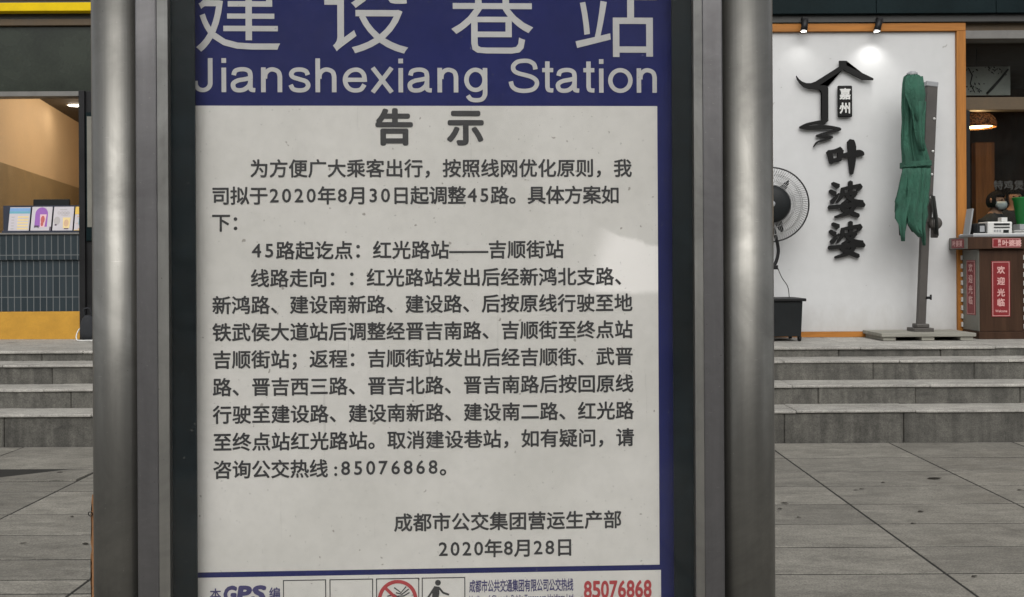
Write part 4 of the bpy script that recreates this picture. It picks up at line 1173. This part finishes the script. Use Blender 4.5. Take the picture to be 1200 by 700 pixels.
# pendant lamp
LYp = 10.2
lp = W(1145, 150, LYp)
pd = empty('pendant_lamp', (lp.x, LYp, lp.z), 'woven brown pendant lamp glowing warm inside the restaurant window', 'lamp')
wv_m, t, p_, o_ = NT('woven_rattan')
v = coords(t); ns = noise(t, v, 55, 2); c = mixc(t, ramp(t, ns, [(.4, 0.), (.6, 1.)]), (.05, .022, .008), (.38, .18, .06)); t.links.new(c, p_.inputs['Base Color']); p_.inputs['Roughness'].default_value = .7
t.links.new(bump(t, ns, .6, .01), p_.inputs['Normal'])
tl_ = N(t, 'ShaderNodeBsdfTranslucent'); t.links.new(c, tl_.inputs[0]); mx = N(t, 'ShaderNodeMixShader'); mx.inputs[0].default_value = .35
t.links.new(p_.outputs[0], mx.inputs[1]); t.links.new(tl_.outputs[0], mx.inputs[2]); t.links.new(mx.outputs[0], o_.inputs[0])
prof = [(.02, .16), (.08, .155), (.14, .13), (.175, .09), (.19, .04), (.185, 0)]
so = MB().lathe(prof, (lp.x, LYp, lp.z), 32).build('lamp_shade', wv_m, pd)
md = so.modifiers.new('thick', 'SOLIDIFY'); md.thickness = .006
MB().lathe([(.15, .012), (0, .012)], (lp.x, LYp, lp.z), 24).build('diffuser', M['lamp_glow'], pd)
MB().tube([(lp.x, LYp, lp.z + .16), (lp.x, LYp, 3.72)], .005, 6).build('cord', M['black_metal'], pd)
l = bpy.data.lights.new('pendant_bulb', 'POINT'); l.energy = 14; l.color = (1, .62, .28); l.shadow_soft_size = .05
lo = bpy.data.objects.new('pendant_bulb', l); COL.objects.link(lo); lo.parent = pd; lo.location = (0, 0, -.06)

# reflection of branches in the transom glass, built as a board behind it
a, b = W(1128, 112, 10.0), W(1184, 78, 10.0)
bt = empty('branch_reflection', ((a.x + b.x) / 2, 10.0, a.z), 'pale board with dark branches, shaped as a reflection in the transom glass', 'reflection')
MB().bbox(a.x, b.x, 10.0, 10.02, a.z, b.z, .003).build('board', mat('pale_reflection', (.34, .35, .33), .7, var=.1), bt)
q = MB()
def bp_(u, v): return (a.x + u * (b.x - a.x), 9.996, a.z + v * (b.z - a.z))
q.tube([bp_(.5, .05), bp_(.62, .25), bp_(.78, .55), bp_(.95, .9)], [.012, .016, .013, .01], 6)
q.tube([bp_(.12, .95), bp_(.2, .7), bp_(.16, .4), bp_(.25, .1)], [.006, .008, .006, .005], 6)
for i in range(46):
    u, v_ = random.choice([(.2, .75), (.3, .25), (.75, .85), (.6, .92), (.15, .3)]); u += random.gauss(0, .08); v_ += random.gauss(0, .09)
    u, v_ = min(max(u, .02), .98), min(max(v_, .03), .97)
    s = random.uniform(.008, .02); c0 = Vector(bp_(u, v_)); an = random.uniform(0, 6)
    q.add([c0 + Vector((s * math.cos(an + t) * (1 if i_ % 2 else .5), 0, s * math.sin(an + t) * (1 if i_ % 2 else .5))) for i_, t in enumerate((0, 1.57, 3.14, 4.71))], [(0, 1, 2, 3)])
q.build('branch', M['black_plastic'], bt)

# ------------------------------------------------------------------ dry leaves and the cardboard behind the post
leafs = [(1003, 575), (1010, 573.5), (914, 597), (920, 590), (1070, 614), (1079, 600), (1095, 561), (1035, 566), (1196, 575), (936, 607), (1142, 676), (27, 637), (84, 606), (100, 638), (70, 554)]
for i, (px, py) in enumerate(leafs):
    d = ray(px, py); Y = -1.4 / d.z * .998
    p = W(px, py, Y)
    an = random.uniform(-.4, .4); s = random.uniform(.012, .022)
    if px == 1095: s = .05
    mb = MB(); vs = []
    for u, v_ in ((-1, 0), (-.5, .35), (.2, .42), (1, 0), (.2, -.42), (-.5, -.35)):
        vs.append((p.x + s * (u * math.cos(an) - v_ * math.sin(an)), p.y + s * (u * math.sin(an) + v_ * math.cos(an)) * 1.0, .003 + .006 * abs(v_) + random.uniform(0, .003)))
    mb.poly(vs, (0, 0, .0012))
    tag(mb.build('dry_leaf', M['leaf']), 'small dark dry leaf lying on the granite paving', 'leaf', 'dry leaves on the paving')

# ================================================================== THE BUS STOP SIGN
TH = R(2.1)
SO = Vector(((506 - 606) * 1.4 / F, 1.4, 0))
EX = Vector((math.cos(TH), math.sin(TH), 0)); EYv = Vector((-math.sin(TH), math.cos(TH), 0))
def S(px, py, off=0.0):
    d = ray(px, py); p0 = SO + EYv * off
    t = (p0 - EYE).dot(EYv) / d.dot(EYv); p = EYE + d * t - SO
    return p.dot(EX), p.z
sign = empty('bus_stop_sign', SO, 'stainless steel framed bus stop sign board with printed route notice', 'sign', None, TH)
def su(px, py=350, off=0.0): return S(px, py, off)[0]
Z0, Z1 = .74, 1.97
PO_ = .028     # depth of the printed sheet behind the pane
ol, il = su(109.5), su(167)
orr, ir = su(905.5), su(845)
for a, b in ((ol, il), (ir, orr)):
    c, r_ = (a + b) / 2, (b - a) / 2 + .0035
    q = MB(); q.tube([(c, .012, -.04), (c, .012, 2.16)], r_, 64); q.lathe([(r_, 0), (r_ * .98, .012), (r_ * .8, .02), (0, .022)], (c, .012, 2.16), 48)
    q.build('post', M['steel'], sign, local=True)
# side bars and inner lips
for (a, b, c, d) in ((su(166.5), su(191), su(191), su(200.5)), ):
    MB().bbox(a, b, -.024, .05, Z0, Z1, .0022).build('frame_bar', M['steel_bar'], sign, local=True)
    MB().add([(c + .0002, -.0215, Z0), (d, -.010, Z0), (d, -.010, Z1), (c + .0002, -.0215, Z1), (c + .0002, .04, Z0), (d, .04, Z0), (d, .04, Z1), (c + .0002, .04, Z1)], [(0, 1, 2, 3), (1, 5, 6, 2), (0, 4, 5, 1), (3, 2, 6, 7)]).build('frame_lip', M['steel_lip'], sign, local=True)
a, b, c, d = su(820.5), su(843.5), su(820.5), su(812.5)
MB().bbox(a, b, -.024, .05, Z0, Z1, .0022).build('frame_bar', M['steel_bar'], sign, local=True)
MB().add([(c - .0002, -.0215, Z0), (d, -.010, Z0), (d, -.010, Z1), (c - .0002, -.0215, Z1), (c - .0002, .04, Z0), (d, .04, Z0), (d, .04, Z1), (c - .0002, .04, Z1)], [(3, 2, 1, 0), (2, 6, 5, 1), (1, 5, 4, 0), (7, 6, 2, 3)]).build('frame_lip', M['steel_lip'], sign, local=True)
bl, br_ = su(166.5), su(843.5)
MB().bbox(bl, br_, -.024, .05, Z1 + .0005, Z1 + .045, .0022).build('frame_rail', M['steel_bar'], sign, local=True)
MB().bbox(bl, br_, -.024, .05, Z0 - .045, Z0 - .0005, .0022).build('frame_rail', M['steel_bar'], sign, local=True)
MB().bbox(bl, br_, .0505, .066, Z0 - .04, Z1 + .04, .002).build('back_panel', M['steel_bar'], sign, local=True)
gl0, gl1 = su(199), su(814)
MB().box(gl0, gl1, -.003, .001, Z0, Z1).build('glass_pane', M['pane'], sign, local=True)
# dark printed border right behind the pane, along the edges only
b0, b1 = su(229.8, 350, .004), su(788.5, 350, .004)
q = MB(); q.box(gl0, b0, .003, .006, Z0, Z1); q.box(b1, gl1, .003, .006, Z0, Z1); q.box(b0, b1, .003, .006, Z1 - .03, Z1); q.box(b0, b1, .003, .006, Z0, Z0 + .03)
q.build('dark_border', M['border'], sign, local=True)
# printed sheet
def u_(px, py=350): return S(px, py, PO_)[0]
def v_(py, px): return S(px, py, PO_)[1]
poster = MB().box(su(203, 350, PO_), su(812, 350, PO_), PO_, PO_ + .004, Z0 + .006, Z1 - .006).build('poster', M['blue'], sign, local=True)
uL, uR = u_(226), u_(771.3)
zA = (v_(122.3, 231) + v_(126.3, 771)) / 2
zB = (v_(670, 231) + v_(662.8, 771)) / 2
zC = (v_(676.2, 231) + v_(669, 771)) / 2
zD = Z0 + .045
MB().add([(uL, PO_ - .0004, zB), (uR, PO_ - .0004, zB), (uR, PO_ - .0004, zA), (uL, PO_ - .0004, zA)], [(0, 1, 2, 3)]).build('notice_sheet', M['paper'], poster, local=True)
MB().add([(uL, PO_ - .0004, zD), (uR + .002, PO_ - .0004, zD), (uR + .002, PO_ - .0004, zC), (uL, PO_ - .0004, zC)], [(0, 1, 2, 3)]).build('footer_sheet', M['paper_foot'], poster, local=True)
# finish the paper's pale patch (a second pasted scrap, soft at its left edge)
edge, mul, cc, t, p_ = paper_mat.ends
pa, pb_, pc = S(695, 330, PO_), S(715, 272, PO_), S(771, 286, PO_)
pd_ = S(771, 344, PO_)
def half(a, b, soft):   # left of the line a->b is inside
    dx, dz = b[0] - a[0], b[1] - a[1]; L = math.hypot(dx, dz); nx, nz = dz / L, -dx / L
    return edge(nx, nz, nx * a[0] + nz * a[1], soft)
e1 = half(S(688, 345, PO_), S(712, 268, PO_), .022); e2 = half(S(710, 268, PO_), S(771, 290, PO_), .004); e3 = edge(0, 1, S(735, 343, PO_)[1], .006)
fac = mul(mul(e1, e2), e3)
mm = N(t, 'ShaderNodeMath', operation='MULTIPLY'); mm.inputs[1].default_value = 1.0; t.links.new(fac, mm.inputs[0])
c2 = mixc(t, mm.outputs[0], cc, (.92, .90, .865)); t.links.new(c2, p_.inputs['Base Color'])

PX = .0  # text layers
def cz(pl_, pr_, x0, x1): return (v_(pl_, x0) + v_(pr_, x1)) / 2
pxm = 1.4 / F * (1 + PO_ / 1.4)       # one photo pixel on the sheet, metres
# station name
T = Text(PO_ - .0007)
for ch, x0, x1, zb_ in (('建', 231.5, 330, 61), ('设', 382, 480, 63), ('巷', 530.5, 626.5, 63), ('站', 676, 771, 67)):
    vs, _ = glyph(ch); g0 = min(q[0] for q in vs); g1 = max(q[0] for q in vs); h0 = min(q[1] for q in vs)
    s = (u_(x1) - u_(x0)) / (g1 - g0); zz_ = v_(zb_, (x0 + x1) / 2)
    T.put(ch, u_(x0) - g0 * s, zz_ - h0 * s, s, s, 0)
T.build('station_name', M['pale_ink'], poster)
T = Text(PO_ - .0007)
zb_ = v_(108.6, 500)
grot(T, 'Jianshexiang', u_(230), u_(574), zb_, 39.5 * pxm); grot(T, 'Station', u_(598), u_(773.5), zb_, 39.5 * pxm)
T.build('station_name_latin', M['pale_ink'], poster)
# heading
T = Text(PO_ - .0008)
for ch, x0, x1, y0, y1 in (('告', 441, 485, 127, 171), ('示', 524.5, 568, 130, 171)):
    vs, _ = glyph(ch); g0 = min(q[0] for q in vs); g1 = max(q[0] for q in vs); h0 = min(q[1] for q in vs); h1 = max(q[1] for q in vs)
    s = (u_(x1) - u_(x0)) / (g1 - g0 + .07); sz = (v_(y0, 500) - v_(y1, 500)) / (h1 - h0 + .07)
    T.put(ch, u_(x0) - (g0 - .035) * s, v_(y1, 500) - (h0 - .035) * sz, s, sz, .035)
T.build('notice_heading', M['ink'], poster)
# body text
T = Text(PO_ - .0008)
LINES = [('为方便广大乘客出行，按照线网优化原则，我', 293.5, 741.5, 196.7, 198),
 ('司拟于2020年8月30日起调整45路。具体方案如', 248.5, 726.5, 228.5, 229.5),
 ('下：', 248.5, 293.5, 260.5, 261.5),
 ('45路起讫点：红光路站——吉顺街站', 293.5, 661.5, 293, 293),
 ('线路走向：：红光路站发出后经新鸿北支路、', 293.5, 742, 325, 325),
 ('新鸿路、建设南新路、建设路、后按原线行驶至地', 248.5, 741.5, 357, 355.5),
 ('铁武侯大道站后调整经晋吉南路、吉顺街至终点站', 248.5, 741.8, 388.5, 387),
 ('吉顺街站；返程：吉顺街站发出后经吉顺街、武晋', 248.5, 742, 420.5, 418.5),
 ('路、晋吉西三路、晋吉北路、晋吉南路后按回原线', 248.5, 742.2, 453, 450),
 ('行驶至建设路、建设南新路、建设南二路、红光路', 248.5, 742.4, 485, 482),
 ('至终点站红光路站。取消建设巷站，如有疑问，请', 248.5, 742.6, 517, 513.5),
 ('咨询公交热线 :85076868。', 248.5, 536, 550, 547.5),
 ('成都市公交集团营运生产部', 460, 727.5, 612, 609),
 ('2020年8月28日', 511, 670.5, 643, 641.5)]
SZ = 22.3 * pxm
for s_, x0, x1, ya, yb in LINES:
    zc_ = cz(ya, yb, x0, x1)
    T.line(s_, u_(x0), u_(x1), zc_, SZ, .021, dig=.655)
T.build('notice_text', M['ink'], poster)
# footer row: box outlines, sign pictograms, hotline
zf1 = (v_(680, 330) + v_(676, 540)) / 2; bh = 50 * pxm; zf0 = zf1 - bh
q = MB()
for x0, x1 in ((330, 380.5), (384.5, 435.5), (439, 489.5), (492.5, 543.5)):
    a, b = u_(x0), u_(x1); w_ = 1.1 * pxm
    for r_ in ((a, b, zf1 - w_, zf1), (a, b, zf0, zf0 + w_), (a, a + w_, zf0 + w_, zf1 - w_), (b - w_, b, zf0 + w_, zf1 - w_)):
        q.add([(r_[0], PO_ - .0008, r_[2]), (r_[1], PO_ - .0008, r_[2]), (r_[1], PO_ - .0008, r_[3]), (r_[0], PO_ - .0008, r_[3])], [(0, 1, 2, 3)])
q.build('footer_boxes', M['ink'], poster, local=True)
T = Text(PO_ - .0009)
zG = v_(704, 285)
cx_ = u_(260.5)
for ch in 'GPS':
    vs, _ = glyph(ch); g0 = min(q_[0] for q_ in vs); g1 = max(q_[0] for q_ in vs); wd_ = 13.0 * pxm; s = wd_ / (g1 - g0)
    T.put(ch, cx_ - g0 * s, zG, s, 24 * pxm, .055, .12); cx_ += 16.3 * pxm
zz_ = v_(695.5, 280)
for ch, x in (('本', 244), ('编', 313.5)):
    s = 13.5 * pxm; T.put(ch, u_(x), zz_ - .38 * s, s, s, .02)
T.build('footer_text', M['blue_ink'], poster)
T = Text(PO_ - .0009)
x0, x1 = u_(548), u_(670); n_ = '成都市公共交通集团有限公司公交热线'; cwid = (x1 - x0) / len(n_); zt2 = (v_(686, 548) + v_(686, 670)) / 2
for i, ch in enumerate(n_): T.put(ch, x0 + i * cwid, zt2 - .38 * 15.5 * pxm, cwid * 1.02, 15.5 * pxm, .02)
s2 = 'Hotline of Chengdu Public Transport Holdings Ltd'; zt3 = v_(703.5, 610); cw2 = 0
advs = [T.adv(c) for c in s2]; k = (x1 - x0) / sum(advs); x = x0
for c, a in zip(s2, advs):
    if c != ' ': T.put(c, x, zt3, k, 9.5 * pxm, .02)
    x += a * k
T.build('hotline_text', M['blue_ink'], poster)
T = Text(PO_ - .0009)
x = u_(682); cw2 = (u_(762) - u_(682)) / 8
for c in '85076868':
    vs, _ = glyph(c); g0 = min(q_[0] for q_ in vs); g1 = max(q_[0] for q_ in vs); s = cw2 * .84 / (g1 - g0)
    T.put(c, x - g0 * s + cw2 * .08, v_(700, 722), s, 28 * pxm, .03); x += cw2
T.build('hotline_number', M['red_ink'], poster)
# no-litter pictogram: red ring with bar over a hand dropping paper
cxp, czp = u_(464.2), zf1 - 25 * pxm
T = Text(PO_ - .0011)
T.ribbon([(cxp + 21.0 * pxm * math.cos(2 * math.pi * i / 40), czp + 21.0 * pxm * math.sin(2 * math.pi * i / 40)) for i in range(40)], 4.2 * pxm, 0, True)
T.ribbon([(cxp - 15 * pxm, czp + 14.5 * pxm), (cxp + 15 * pxm, czp - 14.5 * pxm)], 3.6 * pxm, 1)
T.build('no_littering_ring', M['red_ink'], poster)
T = Text(PO_ - .0009)
hx = lambda pts: [(cxp + a * pxm, czp + b * pxm) for a, b in pts]
for k, pts in enumerate(([(-4, 14), (4, 8), (10, 15)], [(-2, 8), (5, 6), (13, 12)], [(0, 4), (7, 4), (14, 8)], [(-12, 4), (-4, 6), (2, 2), (8, -4)], [(-8, -6), (0, -4), (6, -10)])):
    T.ribbon(hx(pts), 1.5 * pxm, k)
T.build('hand_pictogram', M['ink'], poster)
T = Text(PO_ - .0009)
cxq, czq = u_(511.5), zf1
hd = [(cxq + 3.4 * pxm * math.cos(2 * math.pi * i / 20), czq - 6.2 * pxm + 3.4 * pxm * math.sin(2 * math.pi * i / 20)) for i in range(20)]
b = len(T.v); T.v += [(x, T.y, z) for x, z in hd]; T.f.append(tuple(range(b, b + 20)))
qx = lambda pts: [(cxq + a * pxm, czq + b_ * pxm) for a, b_ in pts]
T.ribbon(qx([(-1.5, -10.5), (-2.5, -18), (-3.5, -27)]), 7.5 * pxm, 0, widths=[6 * pxm, 8.5 * pxm, 7 * pxm])
T.ribbon(qx([(-4, -12), (-8, -18), (-12, -24)]), 2.4 * pxm, 1); T.ribbon(qx([(1, -12), (6, -18), (13, -20.5)]), 2.4 * pxm, 2)
T.ribbon(qx([(-4, -26), (-2, -36), (-5, -46)]), 3.4 * pxm, 3); T.ribbon(qx([(-4, -26), (3, -35), (6, -46)]), 3.4 * pxm, 4)
T.ribbon(qx([(12, -24), (13, -46)]), 1.2 * pxm, 5); T.ribbon(qx([(13, -24), (18, -24), (18, -46)]), 1.2 * pxm, 6)
T.build('walker_pictogram', M['ink'], poster)

# torn cardboard tied behind the post, only its edge shows
cbx = empty('cardboard_sheet', (SO.x + ol, 1.46, 0), 'torn brown cardboard sheet standing upright behind the steel post', 'cardboard')
CYb = 1.47
zt4 = W(108, 580, CYb).z
edge_pts = []
n_ = 26
for i in range(n_ + 1):
    py = 580 + i * 8; px = 108.2 - 1.3 * min(i / 3, 1) + random.uniform(-.9, .7)
    p = W(px, py, CYb); edge_pts.append((p.x, CYb, p.z))
zbot = edge_pts[-1][2]
rgt = W(150, 580, CYb).x
outl = edge_pts + [(edge_pts[-1][0], CYb, .0), (rgt, CYb, .0), (rgt, CYb, zt4)]
MB().poly(outl, (0, .005, 0)).build('board', M['cardboard'], cbx)
rp = W(106, 602.5, CYb - .004)
MB().ring(rp, (0, 1, .2), 2.6 * 1.46 / F, .0007, 20, 5).build('wire_loop', M['black_metal'], cbx)

bpy.data.objects.remove(_fo); bpy.data.curves.remove(_fc)
